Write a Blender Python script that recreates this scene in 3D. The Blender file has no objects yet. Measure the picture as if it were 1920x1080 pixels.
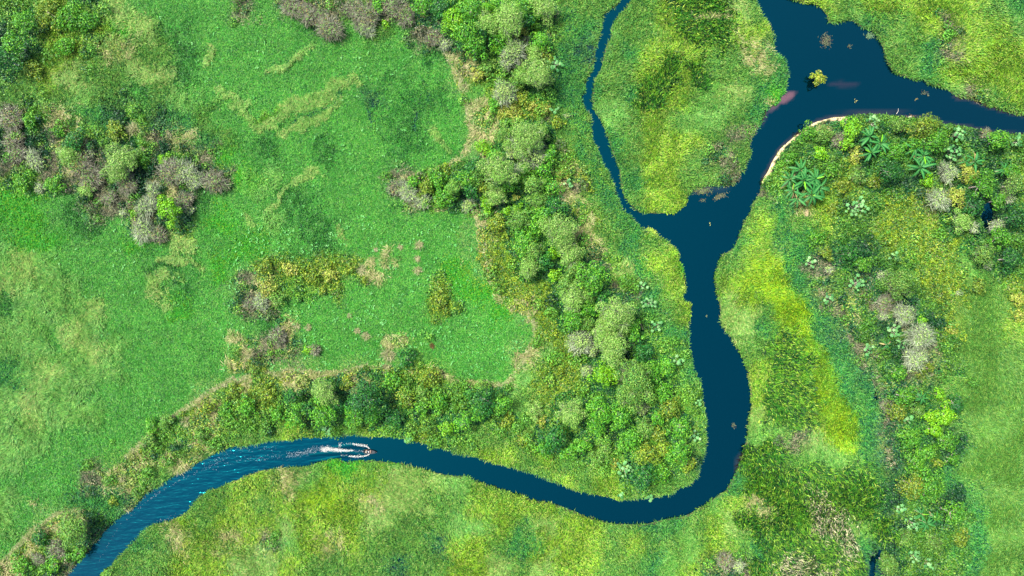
import bpy, math
import numpy as np
from mathutils import Vector

C = bpy.context.scene.collection
scene = bpy.context.scene
S = 1 / 7.0                      # metres per pixel of the 1920 px wide view, at water level
CAM_H = 1920 * S * 24 / 36.0

# ---------------------------------------------------------------- camera, world, sun, exposure
cam_d = bpy.data.cameras.new('camera'); cam_d.lens = 24; cam_d.sensor_width = 36
cam_d.clip_start = 1; cam_d.clip_end = 20000
cam = bpy.data.objects.new('camera', cam_d); C.objects.link(cam)
cam.location = (0, 0, CAM_H)
scene.camera = cam

SUN_EL, SUN_AZ = math.radians(58), math.radians(150)     # azimuth of the sun, counter-clockwise from +x
world = bpy.data.worlds.new('World'); scene.world = world; world.use_nodes = True
nt = world.node_tree
sky = nt.nodes.new('ShaderNodeTexSky'); sky.sky_type = 'NISHITA'; sky.sun_disc = False
sky.sun_elevation = SUN_EL; sky.sun_rotation = math.radians(90) - SUN_AZ
sky.air_density = 1.0; sky.dust_density = 2.0; sky.ozone_density = 1.0
bg = nt.nodes['Background']; bg.inputs['Strength'].default_value = 0.13
nt.links.new(sky.outputs['Color'], bg.inputs['Color'])
sd = bpy.data.lights.new('sun', 'SUN'); sd.energy = 4.1; sd.angle = math.radians(14); sd.color = (1.0, .95, .85)
so = bpy.data.objects.new('sun', sd); C.objects.link(so)
so.rotation_euler = Vector((math.cos(SUN_EL) * math.cos(SUN_AZ), math.cos(SUN_EL) * math.sin(SUN_AZ), math.sin(SUN_EL))).to_track_quat('Z', 'Y').to_euler()
vs = scene.view_settings
vs.view_transform = 'Standard'; vs.look = 'None'; vs.gamma = 1; vs.use_curve_mapping = False
vs.exposure = 2.2
scene.cycles.max_bounces = 4; scene.cycles.diffuse_bounces = 2; scene.cycles.glossy_bounces = 2
scene.cycles.transmission_bounces = 2; scene.cycles.transparent_max_bounces = 2

K = 0.36                          # albedo per unit of displayed brightness
rng = np.random.default_rng(7)

def lin(c):
    c = np.asarray(c, float) / 255.0
    return np.where(c <= 0.04045, c / 12.92, ((c + 0.055) / 1.055) ** 2.4) * K * np.array((1.12, 1.05, .70))

def linw(c):
    return lin(c) / np.array((1.12, .97, .84)) * .80

def px(x, y):
    return (x - 960) * S, (540 - y) * S

# ---------------------------------------------------------------- noise
_T = np.random.default_rng(3).random((16, 256, 256))
def vn(x, y, sc, seed=0):
    x = x / sc + seed * 17.3; y = y / sc - seed * 9.1
    xi = np.floor(x).astype(int); yi = np.floor(y).astype(int)
    fx = x - xi; fy = y - yi
    fx = fx * fx * (3 - 2 * fx); fy = fy * fy * (3 - 2 * fy)
    T = _T[seed % 16]
    a = T[xi & 255, yi & 255]; b = T[(xi + 1) & 255, yi & 255]
    c = T[xi & 255, (yi + 1) & 255]; d = T[(xi + 1) & 255, (yi + 1) & 255]
    return (a * (1 - fx) + b * fx) * (1 - fy) + (c * (1 - fx) + d * fx) * fy
def fbm(x, y, sc, seed=0, o=3):
    r = 0; w = 1; t = 0
    for i in range(o):
        r = r + w * vn(x, y, sc / 2 ** i, seed + i); t += w; w *= .55
    return r / t

# ---------------------------------------------------------------- materials
def attr_mat(name, rough=.6, spec=.3, trans=.25, sub=None):
    m = bpy.data.materials.new(name); m.use_nodes = True
    n = m.node_tree.nodes; l = m.node_tree.links
    b = n['Principled BSDF']; out = n['Material Output']
    a = n.new('ShaderNodeAttribute'); a.attribute_name = 'tint'
    b.inputs['Roughness'].default_value = rough
    b.inputs['Specular IOR Level'].default_value = spec
    l.new(a.outputs['Color'], b.inputs['Base Color'])
    if trans:
        t = n.new('ShaderNodeBsdfTranslucent'); mx = n.new('ShaderNodeMixShader')
        mx.inputs[0].default_value = trans
        l.new(a.outputs['Color'], t.inputs['Color'])
        l.new(b.outputs[0], mx.inputs[1]); l.new(t.outputs[0], mx.inputs[2]); l.new(mx.outputs[0], out.inputs['Surface'])
    return m
def flat_mat(name, c, rough=.6, metal=0):
    m = bpy.data.materials.new(name); m.use_nodes = True
    n = m.node_tree.nodes; l = m.node_tree.links; b = n['Principled BSDF']
    no = n.new('ShaderNodeTexNoise'); no.inputs['Scale'].default_value = 4
    r = n.new('ShaderNodeMixRGB'); r.inputs[1].default_value = (*[v * .8 for v in c], 1); r.inputs[2].default_value = (*[min(1, v * 1.15) for v in c], 1)
    l.new(no.outputs['Fac'], r.inputs[0]); l.new(r.outputs[0], b.inputs['Base Color'])
    b.inputs['Roughness'].default_value = rough; b.inputs['Metallic'].default_value = metal
    return m
M_LEAF = attr_mat('leaf_tint', .55, .25, .3)
M_GRASS = attr_mat('grass_tint', .6, .2, .3)
M_TWIG = attr_mat('twig_tint', .8, .2, 0)
M_GROUND = attr_mat('soil_tint', .95, .1, 0)
n_ = M_GROUND.node_tree.nodes; l_ = M_GROUND.node_tree.links
t_ = n_.new('ShaderNodeTexNoise'); t_.inputs['Scale'].default_value = .35; t_.inputs['Detail'].default_value = 8
m_ = n_.new('ShaderNodeMixRGB'); m_.blend_type = 'MULTIPLY'; m_.inputs[0].default_value = .8
c_ = n_.new('ShaderNodeTexCoord'); l_.new(c_.outputs['Object'], t_.inputs['Vector'])
r_ = n_.new('ShaderNodeMapRange'); r_.inputs['From Min'].default_value = .3; r_.inputs['From Max'].default_value = .7; r_.inputs['To Min'].default_value = .45; r_.inputs['To Max'].default_value = 1.4
l_.new(t_.outputs['Fac'], r_.inputs['Value'])
a_ = [q for q in n_ if q.type == 'ATTRIBUTE'][0]
l_.new(a_.outputs['Color'], m_.inputs[1]); l_.new(r_.outputs[0], m_.inputs[2]); l_.new(m_.outputs[0], n_['Principled BSDF'].inputs['Base Color'])
M_BARK = flat_mat('bark', (.16, .13, .1), .9)

def mesh_np(name, co, faces, tint=None, mat=None, parent=None, loc=None, smooth=False):
    """co (n,3); faces (f,k) equal-sized polygons; tint (f,3) per face"""
    me = bpy.data.meshes.new(name)
    n, (f, k) = len(co), faces.shape
    me.vertices.add(n); me.vertices.foreach_set('co', np.ascontiguousarray(co, np.float32).ravel())
    me.loops.add(f * k); me.loops.foreach_set('vertex_index', np.ascontiguousarray(faces, np.int32).ravel())
    me.polygons.add(f); me.polygons.foreach_set('loop_start', np.arange(0, f * k, k, dtype=np.int32))
    if smooth: me.polygons.foreach_set('use_smooth', np.ones(f, bool))
    if tint is not None:
        dom = 'FACE' if len(tint) == f and len(tint) != n else 'POINT'
        a = me.attributes.new('tint', 'FLOAT_VECTOR', dom)
        a.data.foreach_set('vector', np.ascontiguousarray(tint, np.float32).ravel())
    me.update()
    if mat: me.materials.append(mat)
    o = bpy.data.objects.new(name, me); C.objects.link(o)
    if parent: o.parent = parent
    if loc is not None: o.location = loc
    return o
def tag(o, label=None, cat=None, group=None, kind=None):
    if label: o['label'] = label
    if cat: o['category'] = cat
    if group: o['group'] = group
    if kind: o['kind'] = kind
    return o
def empty(name, loc, rz=0):
    o = bpy.data.objects.new(name, None); C.objects.link(o); o.location = loc; o.rotation_euler.z = rz
    o.empty_display_size = .3
    return o

# ---------------------------------------------------------------- river outline (photo pixels)
OUT = [(1480,0),(1533,12),(1548,28),(1553,45),(1573,42),(1597,42),(1623,55),(1640,63),(1650,83),(1660,110),(1670,133),(1690,145),(1713,153),(1730,153),(1740,160),(1773,168),(1793,185),(1820,187),(1857,202),(1883,210),(1920,218),(2010,240),(2200,262),
(2200,330),(2010,285),(1920,252),(1897,250),(1857,247),(1823,238),(1773,232),(1757,225),(1737,220),(1707,220),(1683,217),(1647,213),(1607,213),(1580,217),(1543,222),(1520,230),(1507,242),(1480,262),(1460,280),(1447,300),(1440,317),
(1430,333),(1423,363),(1410,377),(1403,403),(1390,423),(1380,453),(1373,465),(1353,477),(1342,503),(1338,523),(1342,547),(1347,577),(1353,607),(1370,633),(1387,663),(1400,693),(1405,727),(1407,763),(1402,803),(1393,843),(1377,887),(1360,917),(1320,947),(1283,965),(1227,977),(1193,980),(1150,980),(1103,968),(1053,947),(1003,937),(960,923),
(930,912),(897,902),(877,892),(840,890),(813,882),(777,877),(747,867),(713,862),(667,862),(647,865),(633,858),(590,867),(577,873),(513,877),(480,882),(443,897),(413,912),(387,920),(363,940),(350,958),(320,975),(283,982),(260,1003),(233,1033),(207,1060),(183,1080),(150,1130),(120,1260),(110,1400),
(40,1400),(60,1260),(95,1130),(128,1080),(140,1063),(167,1033),(187,1010),(213,980),(253,952),(280,923),(300,913),(327,893),(353,878),(400,853),(427,842),(480,834),(507,828),(547,827),(567,822),(613,820),(647,817),(687,818),(730,820),(763,827),(797,832),(830,843),(863,853),(913,865),(960,877),(993,887),(1030,900),(1067,915),(1110,928),(1160,937),(1213,935),(1260,928),(1270,920),(1297,907),(1310,890),(1317,867),(1323,840),(1326,813),(1323,770),(1318,740),(1312,716),
(1300,687),(1293,653),(1293,607),(1297,590),(1300,570),(1285,563),(1280,557),(1285,547),(1289,527),(1283,507),(1275,487),(1272,467),(1260,460),(1247,448),(1230,437),(1207,428),(1190,410),(1170,392),(1157,360),(1147,330),(1133,310),(1125,283),(1120,270),(1112,265),(1108,217),(1093,193),(1093,182),(1100,173),(1102,147),(1113,130),(1117,110),(1118,90),(1127,60),(1133,30),(1160,10),(1167,0),(1195,-60),(1230,-300),(1500,-300),(1440,-60)]
ISL = [(1182,0),(1173,15),(1157,30),(1148,47),(1143,70),(1132,93),(1128,123),(1120,137),(1112,150),(1108,187),(1115,213),(1130,233),(1140,267),(1147,290),(1160,317),(1162,347),(1167,367),(1177,383),(1200,402),(1223,403),(1270,400),(1287,387),(1293,367),(1300,357),(1327,349),(1352,351),(1377,350),(1393,323),(1410,293),(1408,267),(1417,250),(1437,217),(1440,207),(1457,197),(1474,172),(1480,143),(1473,110),(1453,97),(1452,67),(1440,43),(1427,20),(1417,0),(1395,-60),(1370,-300),(1262,-300),(1225,-60)]
POOLS_AND_GAP = [[(1636,728),(1643,730),(1645,752),(1637,752)],
 [(1644,1030),(1654,1034),(1650,1046),(1640,1056),(1643,1075),(1634,1100),(1622,1100),(1627,1068),(1632,1044)],
 [(1843,385),(1853,380),(1861,392),(1860,412),(1866,430),(1855,438),(1840,425),(1838,402)],  # dark gap among the crowns, its shade drawn as open water
 [(744,1040),(750,1042),(756,1052),(748,1054)]]

GX = np.arange(-165, 165.01, .5); GY = np.arange(-108, 108.01, .5)
gx, gy = np.meshgrid(GX, GY, indexing='ij')

def poly_sd(poly, X, Y):
    p = np.array([px(*q) for q in poly]); q = np.roll(p, -1, 0)
    d = np.full(X.shape, 1e9); inside = np.zeros(X.shape, bool)
    for (ax, ay), (bx, by) in zip(p, q):
        ex, ey = bx - ax, by - ay
        t = np.clip(((X - ax) * ex + (Y - ay) * ey) / (ex * ex + ey * ey + 1e-12), 0, 1)
        d = np.minimum(d, (X - ax - t * ex) ** 2 + (Y - ay - t * ey) ** 2)
        if ay != by:
            c = ((ay > Y) != (by > Y)) & (X < (bx - ax) * (Y - ay) / (by - ay) + ax)
            inside ^= c
    d = np.sqrt(d)
    return np.where(inside, d, -d)
river = np.minimum(poly_sd(OUT, gx, gy), -poly_sd(ISL, gx, gy))
river = river + .28 + (fbm(gx, gy, 2.2, 5, 3) - .5) * .8
sdw = river.copy()
for pl in POOLS_AND_GAP:
    sdw = np.maximum(sdw, poly_sd(pl, gx, gy) + (fbm(gx, gy, 1.6, 8, 2) - .5) * 1.2)

def bil(F, x, y):
    u = np.clip((x - GX[0]) / .5, 0, len(GX) - 1.001); v = np.clip((y - GY[0]) / .5, 0, len(GY) - 1.001)
    i = u.astype(int); j = v.astype(int); u = u - i; v = v - j
    return (F[i, j] * (1 - u) + F[i + 1, j] * u) * (1 - v) + (F[i, j + 1] * (1 - u) + F[i + 1, j + 1] * u) * v

# ---------------------------------------------------------------- vegetation map, one letter per 40 px cell of the plan
MAP = """ccyccpmmmmpwmwwwgwwwccccccggg.gyrrpg.yygyyyyyygt
kcycyvpgdmmmmmdwmgmwwcckccgtl.gyrryygggltggywyyg
kcyycsggdpmmmmmmmmmmdsoccctb.tygrtgstggggggtwyyy
cgypggppdpmmmmmmpmdmmsoccctg.gyrrgtgtggggggtyyyy
gcglggdglmmpppppmbmddmpooctt.tyrglptvggggggglwgy
wcsstkcktgmmpppmmmddmmslooggl.ygllgtssscccccccgg
kkwsckcwstgmdmmdmmddmmscocggt.yyygwgsgcwcccockcc
wkwswkwkcwvmdmpdmmdmmdwcccogtgyygwggcccokccckccc
ccwwwkkswkwvlpmmmmwwccccccsogtyyggwwckcocckcwoko
vvmdwwwkwdmppddpmmmwckwcccsgtgyyygggtsyccoowckkc
vvmddmwwomvpldddmmmmmmsocccogtyyyggytgyccoookckc
mvvmmmvmpmmvmmddmmmmmmsocccsgtgyygtygtcckooooccc
lplmmmmddpvmooooosmmmvsooccwcpyyvggyytwckcgoolcc
plllmmmpdmmwsccommmmovvooocccwtyygyYYtwcwccooaao
dlllpmmmvmmwwmmmmmmmommvsocckctgygpgYYtscwkcoaao
llmplmmmmmmmdsmmmmmmmmmmmoockwcttgptyYtwckwkoaay
llllplmmmmmswwmmmmscmmmmslocckcctgggryttwckwcaaa
tlplllmmmmmsossmscooommmlooccccctggyrygtbcwwcaaa
lpllmmmmmscooccckcocccclgooccccccgyyrrYttwccgaaa
lplllmmmmsoccckccccccccclgoccccccggprryYtwccgpaa
llmmmmmccscggyocgycoccggocccccccggllgwpYtwcckapa
lmmmmcscsgyygggvvgvgggyygygccccckgtrrglgtwcckaaa
mmmmwscgggyyyslyyyppplggggygycggggtrrrrrrkcctaaa
lmmtttwggggygyyYysppggyyyygyygggglysrrRrrkccktaa
lmsscttgygyyypyyypgggllytpyyggttgyprrrRRgrkcctap
msccwgtgsysywlysygttbyygtyyygygglygtrrrRtkccctpp
sccwcgggyyyppyttttbttyypgpyyggtlywwrRRRrbkccctpg""".split('\n')
LET = 'mdlpvyYgtbsrRokwcae'
IDX = {c: i for i, c in enumerate(LET)}
grid = np.zeros((48, 27), int)
for j in range(27):
    row = (MAP[j] + 'g' * 48)[:48]
    for i, ch in enumerate(row):
        grid[i, j] = IDX.get(ch, IDX['g'])
right = np.arange(48)[:, None] >= 37
grid = np.where(right & (grid == IDX['c']), IDX['e'], grid)
east = (np.arange(48)[:, None] >= 44) & (np.arange(27)[None, :] >= 17)
grid = np.where(east & (grid == IDX['p']), IDX['a'], grid)
grid[12:17, 4:6] = IDX['m']; grid[3, 5] = IDX['m']
grid[12:21, 24:27] = np.where(grid[12:21, 24:27] == IDX['t'], IDX['g'], grid[12:21, 24:27])
grid[30:35, 0:6] = np.where(grid[30:35, 0:6] == IDX['t'], IDX['g'], grid[30:35, 0:6])
mead = (np.arange(48)[:, None] >= 9) & (np.arange(48)[:, None] <= 22) & (np.arange(27)[None, :] <= 12)
grid = np.where(mead & (grid == IDX['p']), IDX['m'], grid)
grid[31, 1:5] = IDX['y']; grid[32, 2] = IDX['y']
# narrow covers that a coarse map cannot hold: (letter, half width in px, points)
STROKES = [('p', 6, [(408, 182), (445, 190), (470, 205), (488, 232)]), ('p', 9, [(492, 236), (535, 208), (575, 202)]),
 ('y', 5, [(485, 222), (520, 205)]), ('p', 8, [(520, 246), (565, 232), (602, 216)]), ('p', 9, [(592, 200), (622, 168), (672, 150)]), ('b', 4, [(515, 228), (560, 222), (606, 205), (640, 182)]),
 ('p', 6, [(604, 218), (640, 192)]), ('p', 4, [(812, 240), (830, 260), (834, 285)]), ('p', 4, [(500, 392), (545, 352), (590, 330)]), ('p', 5, [(570, 335), (588, 322)]),
 ('w', 6, [(1042, 10), (1034, 50), (1020, 105)]), ('w', 8, [(1066, 320), (1080, 370), (1090, 410)]), ('s', 7, [(1082, 370), (1100, 430), (1122, 480)]), ('w', 7, [(1030, 228), (1042, 262), (1048, 300)]),
 ('w', 8, [(1125, 480), (1140, 530), (1175, 560)]),
 ('r', 20, [(1275, 15), (1310, 40), (1345, 75)]), ('r', 16, [(1255, 120), (1240, 150), (1212, 190)]), ('r', 10, [(1290, 130), (1305, 150)]), ('Y', 27, [(1440, 505), (1470, 570), (1515, 640), (1555, 720), (1590, 800)]), ('t', 25, [(1478, 450), (1530, 560), (1590, 680), (1625, 780), (1640, 890)]), ('r', 26, [(1472, 650), (1488, 700), (1478, 745)]),
 ('w', 9, [(1512, 500), (1560, 580), (1600, 650), (1640, 715)]), ('w', 9, [(1660, 770), (1672, 830), (1685, 890)]),
 ('t', 13, [(1062, 0), (1066, 100), (1068, 170), (1085, 250), (1110, 330), (1150, 400), (1195, 480), (1225, 560)]),
 ('s', 4, [(1300, 40), (1345, 30), (1395, 95), (1410, 130)]), ('s', 14, [(1405, 90), (1420, 125)]), ('s', 10, [(1360, 20), (1375, 30)]),
 ('p', 4, [(640, 420), (655, 450)]), ('p', 5, [(455, 395), (470, 420)]), ('p', 4, [(590, 100), (560, 115), (500, 140)]), ('p', 4, [(300, 485), (350, 495), (372, 505)]),
 ('b', 3, [(687, 160), (693, 200), (700, 250)]), ('b', 3, [(795, 150), (785, 200), (778, 240)]), ('p', 6, [(405, 95), (385, 120)]),
 ('s', 5, [(884, 395), (900, 425), (910, 470), (916, 520)]), ('s', 5, [(1002, 600), (1000, 640), (975, 680), (955, 715)])]

MEADOW = [(790, 60), (833, 100), (848, 125), (856, 150), (866, 175), (874, 205), (882, 235), (884, 262), (868, 292), (840, 308), (812, 318), (775, 330), (745, 345), (760, 375), (800, 395), (850, 400), (882, 392),
 (898, 420), (908, 455), (912, 490), (918, 530), (935, 560), (965, 580), (990, 590), (1003, 615), (1000, 640), (980, 672), (962, 705), (940, 722), (905, 715), (875, 714), (850, 708), (815, 690), (790, 676), (765, 690), (735, 694), (690, 688),
 (640, 700), (600, 703), (545, 694), (520, 705), (480, 700), (440, 720), (400, 735), (340, 775), (290, 815), (240, 860), (200, 895), (150, 950), (110, 965), (60, 1000), (0, 1062), (-200, 1250), (-200, 200), (400, -200), (790, -200)]
mead_sd = poly_sd(MEADOW, gx, gy)
def cls_at(x, y, r, jit=1.0):
    """class index for world points, noise-warped and dithered"""
    X = x / S + 960; Y = 540 - y / S
    wx = X + (fbm(x, y, 7, 1, 3) - .5) * 52; wy = Y + (fbm(x, y, 7, 4, 3) - .5) * 52
    wx = wx + (vn(x, y, 1.3, 9) - .5) * 14; wy = wy + (vn(x, y, 1.3, 10) - .5) * 14
    u = np.clip(wx / 40 - .5, 0, 46.999); v = np.clip(wy / 40 - .5, 0, 25.999)
    i = u.astype(int); j = v.astype(int); u = u - i; v = v - j
    n = np.clip((fbm(x + 40, y, 4.5, 6, 3) - .5) * 2.6 + .5, 0, 1) * (1 - .5 * jit) + r * .5 * jit
    n2 = np.clip((fbm(x, y + 70, 4.5, 11, 3) - .5) * 2.6 + .5, 0, 1) * (1 - .5 * jit) + ((r * 7.31) % 1) * .5 * jit
    i = i + (n < u); j = j + (n2 < v)
    k = grid[i, j].copy()
    md = bil(mead_sd, x, y) + (fbm(x, y, 2.0, 3, 2) - .5) * 1.6
    face = (X > 500) | ((X < 480) & (Y > 700))
    k = np.where((md > 0) & (md < 6) & face & np.isin(k, [IDX[c] for c in 'cosgk']) & ~((X > 540) & (X < 760) & (Y < 110)), IDX['m'], k)
    k = np.where((md < 0) & (md > -9) & face & np.isin(k, [IDX[c] for c in 'md']), np.where((X > 860) & (Y > 165) & (Y < 300), IDX['l'], IDX['o']), k)
    k = np.where((md < .15) & (md > -.75) & (X > 520) & (vn(x, y, 3.0, 7) > .42), IDX['s'], k)
    for c, hw, pts in STROKES:
        hw_ = hw * (.55 + .9 * vn(x + 5, y, 2.0, 5))
        for (ax, ay), (bx, by) in zip(pts[:-1], pts[1:]):
            near = np.where((X > min(ax, bx) - 40) & (X < max(ax, bx) + 40) & (Y > min(ay, by) - 40) & (Y < max(ay, by) + 40))
            ex, ey = bx - ax, by - ay
            qx, qy = X[near] + (wx[near] - X[near]) * .75, Y[near] + (wy[near] - Y[near]) * .75
            t = np.clip(((qx - ax) * ex + (qy - ay) * ey) / (ex * ex + ey * ey), 0, 1)
            d_ = np.hypot(qx - ax - t * ex, qy - ay - t * ey)
            hit = d_ < hw_[near] * (.6 + .8 * r[near])
            kk = k[near]; kk[hit] = IDX[c]; k[near] = kk
    # thin, broken patches for the rarer covers; k spots paint shade into the scrub
    q = vn(x + 9, y + 31, 1.7, 2) * .7 + r * .3
    for c, thr, alt in (('s', .52, None), ('w', .46, 'c'), ('b', .56, 't'), ('k', .2, 'c'), ('c', .33, 'k'), ('e', .30, 'k'), ('d', .40, 'm'), ('t', .30, 'g'), ('o', .30, 'c')):
        m = (k == IDX[c]) & (q < thr)
        if alt is None:
            i2 = np.clip(i + np.where(r > .5, 1, -1), 0, 47); j2 = np.clip(j + np.where((r * 9.7) % 1 > .5, 1, -1), 0, 26)
            k2 = grid[i2, j2]; k2 = np.where(k2 == IDX[c], IDX['o'], k2)
            k = np.where(m, k2, k)
        else:
            k = np.where(m, IDX[alt], k)
    return k

# class table: colours with weights (as they look in daylight), soil, blade length, width, tilt range, cover
def cl(*a): return [(c, w) for c, w in a]
CLS = {
 'm': (cl(((78,176,64),5),((56,150,54),3),((106,192,76),2),((38,116,58),1.2),((134,200,100),.5)), (66,168,62), .40,.26,(0,38), 1.0),
 'd': (cl(((66,158,62),4),((46,132,56),3),((92,172,74),1.6),((26,92,56),1.5)), (44,128,56), .46,.28,(5,60), .8),
 'v': (cl(((66,186,48),5),((96,200,44),2.5),((48,158,52),2),((140,205,40),.8)), (34,104,44), .50,.30,(5,50), 1.0),
 'l': (cl(((112,184,84),5),((88,168,74),3),((142,196,110),2),((62,148,70),1.2)), (56,118,66), .9,.13,(5,35), 1.0),
 'p': (cl(((140,190,100),5),((112,178,82),4.5),((168,200,126),2.0),((190,194,134),.5),((84,152,74),1.2)), (80,124,72), 1.0,.12,(3,30), 1.0),
 'y': (cl(((158,214,62),5),((116,186,58),3.4),((178,212,98),1.8),((76,146,50),1.7),((180,198,118),.8)), (66,116,44), .85,.14,(10,65), .88),
 'Y': (cl(((160,208,30),5),((128,196,32),3.8),((184,214,60),1.2),((92,160,34),1.6)), (78,120,30), .85,.14,(10,65), .88),
 'g': (cl(((106,176,76),5),((84,160,74),3.4),((136,192,90),2.4),((48,124,62),1.6),((160,192,120),.8)), (40,96,58), .85,.14,(8,65), .88),
 't': (cl(((60,154,76),5),((42,130,78),3),((84,172,76),2.4),((24,96,82),1.3),((110,180,84),.7)), (14,78,66), .65,.17,(10,60), .85),
 'b': (cl(((54,134,84),4),((34,104,96),3),((96,158,74),3),((20,80,92),1.8),((120,160,110),.6)), (8,52,84), .60,.16,(10,60), .5),
 's': (cl(((200,198,162),4),((178,178,140),3),((150,178,106),2.4),((218,214,188),1.2),((110,156,78),1.6)), (104,116,84), 1.3,.13,(5,35), 1.0),
 'r': (cl(((58,136,34),5),((84,156,40),2.6),((136,196,60),2.0),((12,66,32),4.2),((176,212,96),.6)), (14,60,34), 1.5,.20,(15,65), .8),
 'R': (cl(((56,122,36),5),((84,144,46),2.2),((150,192,80),1.6),((12,52,30),4.8),((226,226,214),2.4),((160,156,146),1.0)), (20,54,44), 1.4,.17,(10,60), .75),
 'o': (cl(((126,168,46),5),((158,186,50),2.2),((90,146,50),3.6),((54,112,44),2.2),((176,190,90),.5),((130,136,90),.35)), (54,76,42), .48,.32,(0,60), 1.0),
 'k': (cl(((30,92,50),5),((18,72,54),4.0),((48,114,50),2.0),((80,142,56),.6)), (4,34,36), .50,.32,(0,60), .6),  # dark understory, shade of the gaps included in these colours
 'w': (cl(((118,126,108),3),((92,102,92),3),((70,118,66),2.6),((156,154,144),2.2),((190,186,172),1.2)), (36,52,56), .95,.09,(0,50), .8),
 'c': (cl(((104,174,60),5),((80,152,58),3.4),((132,194,72),2.8),((44,112,56),1.7),((160,196,96),1.0)), (22,66,48), .50,.34,(0,60), 1.0),
 'e': (cl(((84,148,50),5),((62,124,50),3.8),((112,168,58),2.2),((34,92,48),2.4),((146,180,84),.7)), (16,56,42), .50,.34,(0,60), 1.0),
 'a': (cl(((96,158,64),5),((80,148,62),3.4),((126,172,82),2.2),((60,132,62),1.5)), (70,124,62), .9,.13,(5,35), 1.0),
}
GROUPS = {'floating_plants': 'mdv', 'marsh_grass': 'lpyYgtba', 'reeds': 'rR', 'dry_grass': 's', 'undergrowth': 'okwce'}

def lump(x, y, bushy):
    """height of the vegetation top above the soil"""
    return bushy * (np.clip(fbm(x, y, 3.4, 12, 2) - .3, 0, 1) * 2.2) + (1 - bushy) * (fbm(x, y, 1.7, 2, 2) ** 1.5) * 1.1

MEAN = np.array([sum(lin(q[0]) * q[1] for q in CLS[c][0]) / sum(q[1] for q in CLS[c][0]) for c in LET])
def mean_field(x, y):
    X = x / S + 960 + (fbm(x, y, 7, 1, 3) - .5) * 40; Y = 540 - y / S + (fbm(x, y, 7, 4, 3) - .5) * 40
    u = np.clip(X / 40 - .5, 0, 46.999); v = np.clip(Y / 40 - .5, 0, 25.999)
    i = u.astype(int); j = v.astype(int); u = (u - i)[..., None]; v = (v - j)[..., None]
    u = u * u * (3 - 2 * u); v = v * v * (3 - 2 * v)
    g_ = MEAN[grid]
    return (g_[i, j] * (1 - u) + g_[i + 1, j] * u) * (1 - v) + (g_[i, j + 1] * (1 - u) + g_[i + 1, j + 1] * u) * v

# ---------------------------------------------------------------- ground sheet
def soil_z(x, y, s):
    land = np.clip(-s * .7, 0, .35) + (fbm(x, y, 6, 3, 3) - .4) * .25 * np.clip(-s, 0, 1)
    wat = -np.clip(s * .9, 0, 1.6)
    return np.where(s > 0, wat, land)
far = np.array([15, 45, 120, 400, 1200, 4000.])
ax_ = np.concatenate([GX[0] - far[::-1], GX, GX[-1] + far]); ay_ = np.concatenate([GY[0] - far[::-1], GY, GY[-1] + far])
X, Y = np.meshgrid(ax_, ay_, indexing='ij')
inn = (np.abs(X) <= 165.01) & (np.abs(Y) <= 108.01)
s_ = bil(sdw, X, Y); s_ = np.where(inn, s_, -5)
edge = np.clip(np.minimum(165 - np.abs(X), 108 - np.abs(Y)) / 3, 0, 1)
s_ = np.where(inn, s_, -5)
Z = soil_z(X, Y, s_)
k_ = cls_at(X, Y, rng.random(X.shape), .3)
soil = np.array([lin(CLS[c][1]) for c in LET])
tint = soil[k_] * .7 * (.75 + .5 * fbm(X, Y, 1.1, 7, 2))[..., None]
rim = np.clip((np.maximum(np.abs(X) - 146, np.abs(Y) - 87)) / 3, 0, 1)[..., None]
tint = tint * (1 - rim) + mean_field(X, Y) * .6 * rim
tint[~inn] = lin((92, 158, 66)) * .6
# pale sand on the point of the right bank, brown mud rim elsewhere
PXx = X / S + 960; PYy = 540 - Y / S
rr = bil(river, X, Y)
sand = (rr > -.8 + (fbm(X, Y, 4, 2, 3) - .5) * 2.2) & (PXx > 1425) & (PXx < 1590) & (PYy > 208) & (PYy < 345) & ((PYy - 200) * 1.0 + (PXx - 1440) * .9 > 60)
sand |= ((PXx - 1511) ** 2 + ((PYy - 399) / 1.5) ** 2 < 30)
sand &= inn
tint[sand] = lin((206, 190, 176)) * (.75 + .5 * fbm(X[sand], Y[sand], 1.5, 9, 3))[:, None]
mud = (rr > -.45) & (rr < 3) & ~sand & inn
tint[mud] = lin((76, 84, 62))
nx, ny = X.shape
vi = np.arange(nx * ny).reshape(nx, ny)
F = np.stack([vi[:-1, :-1], vi[1:, :-1], vi[1:, 1:], vi[:-1, 1:]], -1).reshape(-1, 4)
tag(mesh_np('ground', np.stack([X, Y, Z], -1).reshape(-1, 3), F, tint.reshape(-1, 3), M_GROUND, smooth=True), 'soft wetland soil under the vegetation', None, None, 'structure')

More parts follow.
